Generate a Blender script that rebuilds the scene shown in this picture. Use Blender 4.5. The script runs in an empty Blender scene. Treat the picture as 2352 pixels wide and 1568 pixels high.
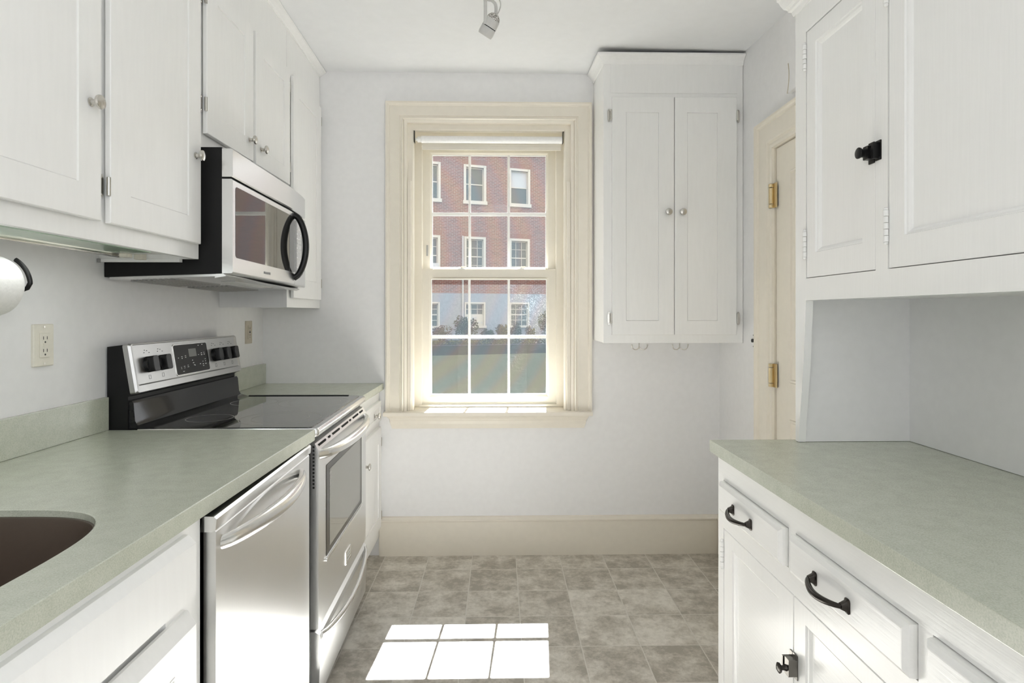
import bpy, bmesh, math, random
from mathutils import Vector, Matrix
random.seed(7)
SC = bpy.context.scene
COL = SC.collection

# ------------------------------------------------------------------ camera, world, sun, exposure
F_PX, CX, HY, CAM_H = 1357.0, 1176.0, 720.5, 1.281
cam = bpy.data.cameras.new('camera')
cam.sensor_width = 36.0
cam.lens = F_PX / 2352 * 36.0
cam.shift_y = -(784 - HY) / 2352.0
cam.clip_start = 0.02
cam.clip_end = 300
cam_o = bpy.data.objects.new('camera', cam)
COL.objects.link(cam_o)
cam_o.location = (0, 0, CAM_H)
cam_o.rotation_euler = (math.pi / 2, 0, -math.atan((1176 - 1147) / F_PX))
SC.camera = cam_o

world = bpy.data.worlds.new('sky')
SC.world = world
world.use_nodes = True
wn = world.node_tree.nodes
wn['Background'].inputs[0].default_value = (0.97, 0.985, 1.0, 1)
wn['Background'].inputs[1].default_value = 2.3

sun = bpy.data.lights.new('sun', 'SUN')
sun.energy = 72.0
sun.angle = math.radians(0.33)
sun.color = (0.90, 0.945, 1.0)
sun_o = bpy.data.objects.new('sun', sun)
COL.objects.link(sun_o)
sun_o.location = (2, 12, 14)
sun_o.rotation_euler = Vector((-0.072, -1.0, -1.165)).to_track_quat('-Z', 'Y').to_euler()

SC.view_settings.view_transform = 'Standard'
SC.view_settings.look = 'None'
SC.view_settings.gamma = 1
SC.view_settings.use_curve_mapping = False
SC.view_settings.exposure = 0.10
SC.cycles.max_bounces = 14
SC.cycles.diffuse_bounces = 8
SC.cycles.glossy_bounces = 6
SC.cycles.transparent_max_bounces = 16
SC.cycles.caustics_reflective = False
SC.cycles.caustics_refractive = False
SC.cycles.sample_clamp_indirect = 40.0

# unseen fill light added at the right behind the camera; no window there
al = bpy.data.lights.new('side_fill', 'AREA')
al.shape = 'RECTANGLE'
al.size, al.size_y = 1.4, 1.2
al.energy = 32
al.color = (0.96, 0.98, 1.0)
al_o = bpy.data.objects.new('side_fill', al)
COL.objects.link(al_o)
al_o.location = (1.14, -0.85, 1.62)
al_o.rotation_euler = Vector((-1.0, 0.25, 0.0)).to_track_quat('-Z', 'Z').to_euler()

# weak unseen fill light added under the ceiling, without a fixture
cl = bpy.data.lights.new('ceiling_fill', 'AREA')
cl.shape = 'DISK'
cl.size = 0.5
cl.energy = 3
cl.color = (1.0, 0.99, 0.98)
cl_o = bpy.data.objects.new('ceiling_fill_light', cl)
COL.objects.link(cl_o)
cl_o.location = (0, 0.1, 2.46)

# ------------------------------------------------------------------ materials
def nodes_of(name):
    m = bpy.data.materials.new(name)
    m.use_nodes = True
    nt = m.node_tree
    return m, nt, nt.nodes['Principled BSDF']


def bump_from(nt, b, src, strength, dist=0.01):
    bp = nt.nodes.new('ShaderNodeBump')
    bp.inputs['Strength'].default_value = strength
    bp.inputs['Distance'].default_value = dist
    nt.links.new(src, bp.inputs['Height'])
    nt.links.new(bp.outputs[0], b.inputs['Normal'])


def objcoord(nt, scale):
    tc = nt.nodes.new('ShaderNodeTexCoord')
    mp = nt.nodes.new('ShaderNodeMapping')
    mp.inputs['Scale'].default_value = scale
    nt.links.new(tc.outputs['Object'], mp.inputs[0])
    return mp.outputs[0]


def noise(nt, vec, scale, detail=3, rough=0.5):
    n = nt.nodes.new('ShaderNodeTexNoise')
    n.inputs['Scale'].default_value = scale
    n.inputs['Detail'].default_value = detail
    n.inputs['Roughness'].default_value = rough
    nt.links.new(vec, n.inputs['Vector'])
    return n.outputs[0]


def ramp(nt, src, stops):
    r = nt.nodes.new('ShaderNodeValToRGB')
    e = r.color_ramp.elements
    while len(e) < len(stops):
        e.new(0.5)
    for i, (p, c) in enumerate(stops):
        e[i].position = p
        e[i].color = (c[0], c[1], c[2], 1)
    nt.links.new(src, r.inputs[0])
    return r.outputs[0]


def paint(name, col, rough=0.5, strokes=(1, 1, 1), sscale=60, bump=0.05, var=0.02, spec=0.5):
    m, nt, b = nodes_of(name)
    b.inputs['Roughness'].default_value = rough
    b.inputs['Specular IOR Level'].default_value = spec
    v = objcoord(nt, strokes)
    n = noise(nt, v, sscale, 4)
    c1 = [c * (1 - var) for c in col]
    c2 = [min(1, c * (1 + var)) for c in col]
    nt.links.new(ramp(nt, n, [(0.35, c1), (0.65, c2)]), b.inputs['Base Color'])
    bump_from(nt, b, n, bump, 0.003)
    return m


def plain(name, col, rough=0.4, metal=0.0, spec=0.5, coat=0.0):
    m, nt, b = nodes_of(name)
    b.inputs['Roughness'].default_value = rough
    b.inputs['Metallic'].default_value = metal
    b.inputs['Specular IOR Level'].default_value = spec
    b.inputs['Coat Weight'].default_value = coat
    v = objcoord(nt, (1, 1, 1))
    n = noise(nt, v, 90, 2)
    c1 = [c * 0.97 for c in col]
    nt.links.new(ramp(nt, n, [(0.4, c1), (0.6, col)]), b.inputs['Base Color'])
    return m


def brushed(name, col, rough, axis, strength=0.015):
    m, nt, b = nodes_of(name)
    b.inputs['Metallic'].default_value = 1.0
    sc = [160, 160, 160]
    sc[axis] = 3
    v = objcoord(nt, sc)
    n = noise(nt, v, 6, 4, 0.6)
    c1 = [c * 0.975 for c in col]
    nt.links.new(ramp(nt, n, [(0.3, c1), (0.7, col)]), b.inputs['Base Color'])
    mr = nt.nodes.new('ShaderNodeMapRange')
    mr.inputs['To Min'].default_value = rough * 0.94
    mr.inputs['To Max'].default_value = rough * 1.08
    nt.links.new(n, mr.inputs[0])
    nt.links.new(mr.outputs[0], b.inputs['Roughness'])
    bump_from(nt, b, n, strength, 0.001)
    return m


WALL = paint('wall_paint', (0.81, 0.808, 0.812), 0.55, (1, 1, 1), 35, 0.10, 0.012)
CEIL = paint('ceiling_paint', (0.81, 0.818, 0.83), 0.7, (1, 1, 1), 20, 0.05, 0.01)
CAB = paint('cabinet_paint_satin', (0.86, 0.86, 0.85), 0.32, (1, 1, 0.12), 70, 0.07, 0.01)
GLOSS = paint('cabinet_paint_gloss', (0.87, 0.87, 0.858), 0.25, (10, 10, 0.4), 22, 0.085, 0.008)
GLOSSH = paint('cabinet_paint_gloss_drawn', (0.87, 0.87, 0.858), 0.22, (10, 0.4, 10), 22, 0.085, 0.008)
CREAM = paint('cream_trim_paint', (0.79, 0.742, 0.65), 0.34, (1, 1, 1), 30, 0.06, 0.012)
SASH = paint('sash_paint', (0.74, 0.70, 0.61), 0.35, (1, 1, 1), 30, 0.02, 0.01)
MUNT = plain('white_vinyl_bar', (0.9, 0.9, 0.88), 0.3)
WHITE = plain('white_plastic', (0.82, 0.82, 0.8), 0.35)
ALMOND = plain('almond_plastic', (0.74, 0.71, 0.62), 0.35)
TAN = plain('tan_plastic', (0.52, 0.47, 0.38), 0.4)
NICKEL = plain('brushed_nickel', (0.62, 0.60, 0.56), 0.25, 1.0)
DARKMET = plain('oil_rubbed_bronze', (0.05, 0.045, 0.04), 0.25, 0.85)
GUN = plain('black_iron', (0.02, 0.02, 0.02), 0.3, 0.6)
BRASS = plain('worn_brass', (0.72, 0.59, 0.36), 0.3, 1.0)
STEEL = brushed('stainless_steel_brushed', (0.76, 0.76, 0.755), 0.25, 1)
STEELV = brushed('stainless_steel_brushed_upright', (0.76, 0.76, 0.755), 0.30, 2)
FASCIA = brushed('stainless_steel_fascia', (0.50, 0.50, 0.495), 0.34, 1)
PANELBLK = plain('black_touch_glass', (0.012, 0.012, 0.012), 0.2, 0, 0.25)
CHROME = plain('polished_steel', (0.82, 0.82, 0.815), 0.2, 1.0)
BLACK = plain('black_enamel', (0.010, 0.010, 0.010), 0.28, 0, 0.3)
BLACKM = plain('black_matte', (0.011, 0.011, 0.011), 0.4, 0, 0.2)
GLASSBLK = plain('black_glass', (0.024, 0.024, 0.022), 0.03, 0, 1.0, 0.8)
BLACKG = plain('black_gloss_enamel', (0.010, 0.010, 0.011), 0.08, 0, 0.35)
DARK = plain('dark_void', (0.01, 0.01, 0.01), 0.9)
RINGM = plain('pale_ring_print', (0.62, 0.61, 0.57), 0.5)
GREY = plain('grey_print', (0.35, 0.35, 0.34), 0.5)
INK = plain('black_print', (0.03, 0.03, 0.03), 0.5)
PRINT = plain('white_print', (0.8, 0.8, 0.8), 0.5)
LCD = plain('display_window', (0.16, 0.165, 0.155), 0.15)
BASIN = plain('sink_brown_composite', (0.085, 0.062, 0.047), 0.35)
FABRIC = plain('shade_fabric', (0.88, 0.88, 0.87), 0.5)
BULB, _nt, _b = nodes_of('speckled_reflector')
_vo = _nt.nodes.new('ShaderNodeTexVoronoi')
_vo.inputs['Scale'].default_value = 420
_nt.links.new(objcoord(_nt, (1, 1, 1)), _vo.inputs['Vector'])
_nt.links.new(ramp(_nt, _vo.outputs['Color'], [(0.2, (0.12, 0.11, 0.10)), (0.5, (0.42, 0.40, 0.37)), (0.8, (0.85, 0.84, 0.82))]), _b.inputs['Base Color'])
_b.inputs['Metallic'].default_value = 0.5
_b.inputs['Roughness'].default_value = 0.4


def counter_mat():
    m, nt, b = nodes_of('sage_laminate')
    v = objcoord(nt, (1, 1, 1))
    n1 = noise(nt, v, 420, 2, 0.7)
    n2 = noise(nt, v, 26, 4, 0.6)
    mx = nt.nodes.new('ShaderNodeMath')
    mx.operation = 'MULTIPLY_ADD'
    mx.inputs[1].default_value = 0.72
    nt.links.new(n1, mx.inputs[0])
    nm = nt.nodes.new('ShaderNodeMath')
    nm.operation = 'MULTIPLY'
    nm.inputs[1].default_value = 0.28
    nt.links.new(n2, nm.inputs[0])
    nt.links.new(nm.outputs[0], mx.inputs[2])
    nt.links.new(ramp(nt, mx.outputs[0], [(0.38, (0.42, 0.443, 0.362)), (0.50, (0.49, 0.513, 0.428)), (0.64, (0.55, 0.57, 0.485))]), b.inputs['Base Color'])
    b.inputs['Roughness'].default_value = 0.24
    b.inputs['Specular IOR Level'].default_value = 0.85
    bump_from(nt, b, n1, 0.05, 0.0005)
    return m


COUNTER = counter_mat()


def floor_mat():
    m, nt, b = nodes_of('vinyl_stone_tile')
    P = 0.2295
    tc = nt.nodes.new('ShaderNodeTexCoord')
    sep = nt.nodes.new('ShaderNodeSeparateXYZ')
    nt.links.new(tc.outputs['Object'], sep.inputs[0])

    def mth(op, a, bb=None, c=None):
        n = nt.nodes.new('ShaderNodeMath')
        n.operation = op
        for i, x in enumerate((a, bb, c)):
            if x is None:
                continue
            if isinstance(x, (int, float)):
                n.inputs[i].default_value = x
            else:
                nt.links.new(x, n.inputs[i])
        return n.outputs[0]
    fx = mth('DIVIDE', mth('SUBTRACT', sep.outputs[0], 0.0867), P)
    fy = mth('DIVIDE', mth('SUBTRACT', sep.outputs[1], 2.964), 0.2310)
    idx, idy = mth('FLOOR', fx), mth('FLOOR', fy)
    ex = mth('ABSOLUTE', mth('SUBTRACT', mth('FRACT', fx), 0.5))
    ey = mth('ABSOLUTE', mth('SUBTRACT', mth('FRACT', fy), 0.5))
    edge = mth('MAXIMUM', ex, ey)
    cid = nt.nodes.new('ShaderNodeCombineXYZ')
    nt.links.new(idx, cid.inputs[0])
    nt.links.new(idy, cid.inputs[1])
    wnz = nt.nodes.new('ShaderNodeTexWhiteNoise')
    nt.links.new(cid.outputs[0], wnz.inputs['Vector'])
    off = nt.nodes.new('ShaderNodeVectorMath')
    off.operation = 'MULTIPLY_ADD'
    off.inputs[1].default_value = (7, 7, 7)
    nt.links.new(wnz.outputs['Color'], off.inputs[0])
    nt.links.new(tc.outputs['Object'], off.inputs[2])
    n1 = noise(nt, off.outputs[0], 9, 8, 0.72)
    n2 = noise(nt, off.outputs[0], 60, 5, 0.7)
    val = mth('ADD', mth('ADD', mth('MULTIPLY', n1, 0.78), mth('MULTIPLY', n2, 0.22)),
              mth('MULTIPLY', mth('SUBTRACT', wnz.outputs['Value'], 0.5), 0.10))
    c = ramp(nt, val, [(0.40, (0.38, 0.348, 0.295)), (0.49, (0.545, 0.508, 0.445)), (0.55, (0.65, 0.615, 0.55)), (0.63, (0.78, 0.745, 0.68))])
    g = mth('GREATER_THAN', edge, 0.4915)
    mix = nt.nodes.new('ShaderNodeMix')
    mix.data_type = 'RGBA'
    nt.links.new(g, mix.inputs[0])
    nt.links.new(c, mix.inputs[6])
    mix.inputs[7].default_value = (0.68, 0.655, 0.60, 1)
    nt.links.new(mix.outputs[2], b.inputs['Base Color'])
    b.inputs['Roughness'].default_value = 0.42
    hh = mth('SUBTRACT', mth('MULTIPLY', val, 1.0), mth('MULTIPLY', g, 0.4))
    bump_from(nt, b, hh, 0.22, 0.002)
    return m


def brick_mat():
    m, nt, b = nodes_of('red_brick')
    tc = nt.nodes.new('ShaderNodeTexCoord')
    mp = nt.nodes.new('ShaderNodeMapping')
    mp.inputs['Rotation'].default_value = (math.pi / 2, 0, 0)
    nt.links.new(tc.outputs['Object'], mp.inputs[0])
    br = nt.nodes.new('ShaderNodeTexBrick')
    br.inputs['Scale'].default_value = 1.0
    br.inputs['Brick Width'].default_value = 0.215
    br.inputs['Row Height'].default_value = 0.07
    br.inputs['Mortar Size'].default_value = 0.007
    br.inputs['Color1'].default_value = (0.17, 0.062, 0.045, 1)
    br.inputs['Color2'].default_value = (0.115, 0.045, 0.036, 1)
    br.inputs['Mortar'].default_value = (0.26, 0.22, 0.19, 1)
    nt.links.new(mp.outputs[0], br.inputs['Vector'])
    nt.links.new(br.outputs['Color'], b.inputs['Base Color'])
    b.inputs['Roughness'].default_value = 0.9
    return m


def glass_mat():
    """Clear pane with a thin film that catches the sun, glints and rainbow arcs painted in."""
    m = bpy.data.materials.new('window_pane_film')
    m.use_nodes = True
    nt = m.node_tree
    nt.nodes.clear()
    out = nt.nodes.new('ShaderNodeOutputMaterial')
    tr = nt.nodes.new('ShaderNodeBsdfTransparent')
    gl = nt.nodes.new('ShaderNodeBsdfGlossy')
    gl.inputs['Roughness'].default_value = 0.02
    tl = nt.nodes.new('ShaderNodeBsdfTranslucent')
    v = objcoord(nt, (1, 1, 1))
    # film colour: faint rainbow shimmer painted as arcs
    wv = nt.nodes.new('ShaderNodeTexWave')
    wv.wave_type = 'RINGS'
    wv.rings_direction = 'SPHERICAL'
    wv.inputs['Scale'].default_value = 2.1
    wv.inputs['Distortion'].default_value = 2.0
    wv.inputs['Detail'].default_value = 1.0
    mp = nt.nodes.new('ShaderNodeMapping')
    mp.inputs['Location'].default_value = (0.75, 0, -0.85)
    nt.links.new(v, mp.inputs[0])
    nt.links.new(mp.outputs[0], wv.inputs['Vector'])
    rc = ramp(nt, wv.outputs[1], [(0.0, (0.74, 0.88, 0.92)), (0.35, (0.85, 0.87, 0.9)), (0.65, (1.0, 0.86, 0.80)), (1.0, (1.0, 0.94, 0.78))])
    # painted glints: thin lying streaks, thickest towards the lower right
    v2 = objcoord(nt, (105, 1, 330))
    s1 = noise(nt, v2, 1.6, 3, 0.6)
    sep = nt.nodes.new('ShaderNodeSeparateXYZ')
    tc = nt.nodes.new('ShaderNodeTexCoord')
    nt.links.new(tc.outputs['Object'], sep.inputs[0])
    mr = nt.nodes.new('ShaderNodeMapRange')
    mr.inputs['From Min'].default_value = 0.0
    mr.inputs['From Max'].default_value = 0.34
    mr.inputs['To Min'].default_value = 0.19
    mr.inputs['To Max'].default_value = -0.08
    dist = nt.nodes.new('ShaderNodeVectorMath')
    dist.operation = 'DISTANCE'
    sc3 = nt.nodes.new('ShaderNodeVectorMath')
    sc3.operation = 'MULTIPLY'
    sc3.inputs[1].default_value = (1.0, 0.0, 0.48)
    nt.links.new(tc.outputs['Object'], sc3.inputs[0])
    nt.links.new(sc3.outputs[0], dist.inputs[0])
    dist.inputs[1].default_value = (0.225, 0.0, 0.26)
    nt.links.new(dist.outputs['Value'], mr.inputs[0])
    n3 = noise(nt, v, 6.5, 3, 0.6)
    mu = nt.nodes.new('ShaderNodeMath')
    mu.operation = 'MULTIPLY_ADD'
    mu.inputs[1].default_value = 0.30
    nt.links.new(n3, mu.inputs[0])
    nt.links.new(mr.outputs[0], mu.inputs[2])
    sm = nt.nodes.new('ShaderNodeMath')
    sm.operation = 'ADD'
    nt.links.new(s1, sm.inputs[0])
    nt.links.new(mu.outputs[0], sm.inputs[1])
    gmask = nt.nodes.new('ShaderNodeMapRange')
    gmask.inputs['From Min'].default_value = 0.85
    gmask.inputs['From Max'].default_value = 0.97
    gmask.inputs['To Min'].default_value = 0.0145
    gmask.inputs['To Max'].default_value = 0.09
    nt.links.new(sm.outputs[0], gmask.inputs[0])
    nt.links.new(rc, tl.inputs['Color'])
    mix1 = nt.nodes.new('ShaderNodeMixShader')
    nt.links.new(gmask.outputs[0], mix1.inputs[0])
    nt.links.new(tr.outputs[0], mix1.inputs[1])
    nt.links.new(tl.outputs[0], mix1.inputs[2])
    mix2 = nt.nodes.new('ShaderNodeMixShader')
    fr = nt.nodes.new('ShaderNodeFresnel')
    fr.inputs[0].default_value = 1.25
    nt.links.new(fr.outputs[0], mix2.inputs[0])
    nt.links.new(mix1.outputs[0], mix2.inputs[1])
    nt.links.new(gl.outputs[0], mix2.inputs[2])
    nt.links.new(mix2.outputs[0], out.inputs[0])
    return m


def grass_mat():
    m, nt, b = nodes_of('lawn_grass')
    v = objcoord(nt, (1, 1, 1))
    n = noise(nt, v, 22, 8, 0.8)
    nt.links.new(ramp(nt, n, [(0.35, (0.0015, 0.0020, 0.0008)), (0.5, (0.0075, 0.0082, 0.0045)), (0.66, (0.018, 0.0175, 0.012))]), b.inputs['Base Color'])
    b.inputs['Roughness'].default_value = 0.9
    b.inputs['Specular IOR Level'].default_value = 0.0
    return m


def leaf_mat(name, a, b2):
    m, nt, b = nodes_of(name)
    b.inputs['Specular IOR Level'].default_value = 0.0
    a, b2 = [q * 0.25 for q in a], [q * 0.25 for q in b2]
    v = objcoord(nt, (1, 1, 1))
    n = noise(nt, v, 9, 4, 0.7)
    nt.links.new(ramp(nt, n, [(0.35, a), (0.65, b2)]), b.inputs['Base Color'])
    b.inputs['Roughness'].default_value = 0.6
    return m


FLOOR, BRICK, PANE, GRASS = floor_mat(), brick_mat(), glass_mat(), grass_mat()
ARCH = plain('arch_brick', (0.175, 0.075, 0.055), 0.9)
PAPER = paint('paper_towel', (0.88, 0.875, 0.86), 0.9, (1, 1, 1), 120, 0.5, 0.02)
GREENGLASS = plain('green_tinted_lens', (0.52, 0.66, 0.53), 0.12, 0, 0.8)
FOUND = paint('painted_foundation', (0.20, 0.22, 0.245), 0.8, (1, 1, 1), 8, 0.2, 0.06)
STONE = plain('window_surround_stone', (0.42, 0.40, 0.345), 0.8)
FARGLASS = plain('distant_glass', (0.06, 0.075, 0.072), 0.3, 0, 0.2)
BLINDS = plain('lowered_blind', (0.38, 0.39, 0.39), 0.6)
MULCH = leaf_mat('mulch', (0.16, 0.13, 0.15), (0.26, 0.22, 0.24))


# ------------------------------------------------------------------ mesh helpers
class M:
    """collects shapes in one bmesh"""

    def __init__(self):
        self.bm = bmesh.new()

    def box(self, x0, x1, y0, y1, z0, z1, bev=0.0, seg=2):
        t = bmesh.new()
        bmesh.ops.create_cube(t, size=1)
        sx, sy, sz = abs(x1 - x0), abs(y1 - y0), abs(z1 - z0)
        for v in t.verts:
            v.co = Vector(((x0 + x1) / 2 + v.co.x * sx, (y0 + y1) / 2 + v.co.y * sy, (z0 + z1) / 2 + v.co.z * sz))
        if bev > 0:
            bev = min(bev, 0.45 * min(sx, sy, sz))
            bmesh.ops.bevel(t, geom=t.edges[:], offset=bev, segments=seg, profile=0.7, affect='EDGES')
        self._merge(t)
        return self

    def _merge(self, t, mat=None):
        if mat is not None:
            bmesh.ops.transform(t, matrix=mat, verts=t.verts[:])
        me = bpy.data.meshes.new('tmp')
        t.to_mesh(me)
        t.free()
        self.bm.from_mesh(me)
        bpy.data.meshes.remove(me)

    def rings(self, rings, close0=True, close1=True):
        bm = self.bm
        vs = [[bm.verts.new(p) for p in r] for r in rings]
        n = len(rings[0])
        for a, b in zip(vs, vs[1:]):
            for i in range(n):
                j = (i + 1) % n
                try:
                    bm.faces.new((a[i], a[j], b[j], b[i]))
                except ValueError:
                    pass
        if close0:
            bm.faces.new(vs[0][::-1])
        if close1:
            bm.faces.new(vs[-1])
        return self

    def lathe(self, p, axis, prof, n=24):
        """prof: list of (distance along axis, radius)"""
        ax = Vector(axis).normalized()
        q = ax.to_track_quat('Z', 'Y')
        rs = []
        for d, r in prof:
            rs.append([Vector(p) + q @ Vector((r * math.cos(2 * math.pi * i / n), r * math.sin(2 * math.pi * i / n), d)) for i in range(n)])
        return self.rings(rs)

    def cyl(self, p0, p1, r, n=20, bev=0.0):
        p0, p1 = Vector(p0), Vector(p1)
        L = (p1 - p0).length
        if bev:
            prof = [(0, r - bev), (bev, r), (L - bev, r), (L, r - bev)]
        else:
            prof = [(0, r), (L, r)]
        return self.lathe(p0, p1 - p0, prof, n)

    def tube(self, pts, r, n=12, flat=None, up=(0, 0, 1)):
        """r: number or list; flat: (a, b) scale of the section along side and up"""
        pts = [Vector(p) for p in pts]
        rs = []
        fa, fb = flat or (1, 1)
        for i, p in enumerate(pts):
            t = (pts[min(i + 1, len(pts) - 1)] - pts[max(i - 1, 0)]).normalized()
            u = Vector(up)
            if abs(t.dot(u)) > 0.95:
                u = Vector((1, 0, 0)) if abs(t.x) < 0.9 else Vector((0, 1, 0))
            s = t.cross(u).normalized()
            w = s.cross(t).normalized()
            rr = r[i] if isinstance(r, (list, tuple)) else r
            rs.append([p + s * rr * fa * math.cos(2 * math.pi * k / n) + w * rr * fb * math.sin(2 * math.pi * k / n) for k in range(n)])
        return self.rings(rs)

    def prism(self, poly, fn, a, b):
        """poly of 2D points swept from a to b; fn(p, q, t) -> 3D"""
        return self.rings([[Vector(fn(p[0], p[1], a)) for p in poly], [Vector(fn(p[0], p[1], b)) for p in poly]])

    def usweep(self, prof, fn, x0, x1, zb, zt):
        """profile (d, w) swept up, over and down around an opening, mitred"""
        rr = []
        for k in range(4):
            ring = []
            for d, w in prof:
                u = x0 - d if k < 2 else x1 + d
                z = zb if k in (0, 3) else zt + d
                ring.append(Vector(fn(u, z, w)))
            rr.append(ring)
        return self.rings(rr)

    def slab(self, fn, recs, back=0.0):
        """nested rectangles (u0,u1,v0,v1,w) from outside to inside"""
        u0, u1, v0, v1, w = recs[0]
        allr = [(u0, u1, v0, v1, back)] + list(recs)
        rs = [[Vector(fn(a, c, w)), Vector(fn(b, c, w)), Vector(fn(b, d, w)), Vector(fn(a, d, w))] for a, b, c, d, w in allr]
        rs = [[Vector(fn(p[0], p[1], r[4])) for p in ((r[0], r[2]), (r[1], r[2]), (r[1], r[3]), (r[0], r[3]))] for r in allr]
        return self.rings(rs)

    def skew(self, f):
        for v in self.bm.verts:
            v.co = Vector(f(v.co))
        return self

    def build(self, name, mat, parent=None, smooth=False, label=None):
        bm = self.bm
        bmesh.ops.recalc_face_normals(bm, faces=bm.faces[:])
        off = Vector((0, 0, 0))
        if parent is not None:
            off = WORLD[parent.name]
            bmesh.ops.translate(bm, vec=-off, verts=bm.verts[:])
        me = bpy.data.meshes.new(name)
        bm.to_mesh(me)
        bm.free()
        me.materials.append(mat)
        if smooth:
            for p in me.polygons:
                p.use_smooth = True
            try:
                me.set_sharp_from_angle(angle=math.radians(38))
            except Exception:
                pass
        o = bpy.data.objects.new(name, me)
        COL.objects.link(o)
        if parent is not None:
            o.parent = parent
        WORLD[o.name] = off
        if label:
            o['label'] = label
        return o


WORLD = {}


def tag(o, label=None, cat=None, group=None, kind=None):
    if label:
        o['label'] = label
    if cat:
        o['category'] = cat
    if group:
        o['group'] = group
    if kind:
        o['kind'] = kind
    return o


def thing(name, label, cat, loc=(0, 0, 0), group=None, kind=None):
    o = bpy.data.objects.new(name, None)
    o.empty_display_size = 0.05
    COL.objects.link(o)
    o.location = loc
    WORLD[o.name] = Vector(loc)
    return tag(o, label, cat, group, kind)


def struct(name, m, mat, label, cat):
    return tag(m.build(name, mat), label, cat, None, 'structure')


def FL(X):      # a face looking to +X (left side of the room)
    return lambda u, v, w: (X + w, u, v)


def FR(X):      # a face looking to -X (right side)
    return lambda u, v, w: (X - w, u, v)


def FF(Y):      # a face looking to -Y (far end)
    return lambda u, v, w: (u, Y - w, v)


def door_mesh(fn, u0, u1, v0, v1, th, pan, depth=0.003, mould=0.003, ease=0.002, style='flat', back=0.0):
    r = [(u0, u1, v0, v1, th - ease), (u0 + ease, u1 - ease, v0 + ease, v1 - ease, th)]
    a, b, c, d = pan
    r.append((a, b, c, d, th))
    if style == 'flat':
        r.append((a + 0.001, b - 0.001, c + 0.001, d - 0.001, th - depth - 0.002))
        r.append((a + mould, b - mould, c + mould, d - mould, th - depth))
    elif style == 'ovolo':
        m = mould
        r.append((a + m * .1, b - m * .1, c + m * .1, d - m * .1, th - depth * .35))
        r.append((a + m * .45, b - m * .45, c + m * .45, d - m * .45, th - depth * .45))
        r.append((a + m * .8, b - m * .8, c + m * .8, d - m * .8, th - depth * .75))
        r.append((a + m, b - m, c + m, d - m, th - depth))
    mm = M()
    mm.slab(fn, r, back)
    if back:
        mm.slab(fn, [(u0 + 0.03, u1 - 0.03, v0 + 0.03, v1 - 0.03, back + 0.001)], 0.0)
    return mm


def knob(fn, u, v, w, parent, mat=None, r=0.0165):
    c, t = Vector(fn(u, v, w)), Vector(fn(u, v, w + 1)) - Vector(fn(u, v, w))
    m = M().lathe(c, t, [(0, r * .62), (0.002, r * .62), (0.004, r * .4), (0.012, r * .36), (0.016, r * .6), (0.019, r * .95),
                         (0.022, r), (0.025, r * .93), (0.0275, r * .6), (0.0283, r * .2)], 24)
    return m.build('knob', mat or NICKEL, parent, True)


def wrap_hinge(fn, u, v, w, side, parent, h=0.045):
    """small surface hinge: knuckle along the door edge with a rounded leaf on the frame (side -1 or 1)"""
    m = M()
    base, up = Vector(fn(u, v - h / 2, w)), Vector(fn(u, v + h / 2, w))
    m.cyl(base, up, 0.0045, 12, 0.001)
    a = u + side * 0.002
    b = u + side * 0.016
    hh = h * 0.62
    poly = []
    for k in range(16):
        an = 2 * math.pi * k / 16
        poly.append(((a + b) / 2 + abs(b - a) / 2 * math.cos(an), v + hh * (1 if math.sin(an) >= 0 else -1) * abs(math.sin(an)) ** 0.6))
    m.rings([[Vector(fn(p[0], p[1], w - 0.016)) for p in poly], [Vector(fn(p[0], p[1], w - 0.010)) for p in poly]])
    for s in (-1, 1):
        c = Vector(fn((a + b) / 2, v + s * hh * 0.75, w - 0.010))
        t = Vector(fn(0, 0, 1)) - Vector(fn(0, 0, 0))
        m.lathe(c, t, [(0, 0.003), (0.0015, 0.0022)], 10)
    return m.build('hinge', NICKEL, parent, True)


def barrel_hinge(fn, u, v0, v1, w, parent, mat=None, r=0.0055):
    m = M()
    n = 5
    L = v1 - v0
    for k in range(n):
        a, b = v0 + L * k / n + 0.0006, v0 + L * (k + 1) / n - 0.0006
        m.cyl(fn(u, a, w), fn(u, b, w), r if k % 2 == 0 else r * 0.93, 14, 0.0006)
    t = Vector(fn(0, 1, 0)) - Vector(fn(0, 0, 0))
    m.lathe(fn(u, v1, w), t, [(0, r * .9), (0.003, r * .9), (0.006, r * .4)], 12)
    m.lathe(fn(u, v0, w), -t, [(0, r * .9), (0.003, r * .9), (0.006, r * .4)], 12)
    return m.build('hinge', mat or GLOSS, parent, True)


def text_part(s, size, mat, parent, origin, rx, ry, name='lettering', depth=0.0004):
    """flat raised lettering; rx = reading direction, ry = up direction"""
    cu = bpy.data.curves.new(name, 'FONT')
    cu.body = s
    cu.size = size
    cu.extrude = depth
    cu.align_x = 'CENTER'
    cu.align_y = 'CENTER'
    t = bpy.data.objects.new('tmp_text', cu)
    COL.objects.link(t)
    dg = bpy.context.evaluated_depsgraph_get()
    me = bpy.data.meshes.new_from_object(t.evaluated_get(dg))
    bpy.data.objects.remove(t)
    bpy.data.curves.remove(cu)
    X, Y = Vector(rx).normalized(), Vector(ry).normalized()
    Z = X.cross(Y)
    mt = Matrix((X, Y, Z)).transposed().to_4x4()
    mt.translation = Vector(origin) - WORLD[parent.name]
    me.transform(mt)
    me.name = name
    me.materials.clear()
    me.materials.append(mat)
    o = bpy.data.objects.new(name, me)
    COL.objects.link(o)
    o.parent = parent
    WORLD[o.name] = WORLD[parent.name]
    return o


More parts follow.
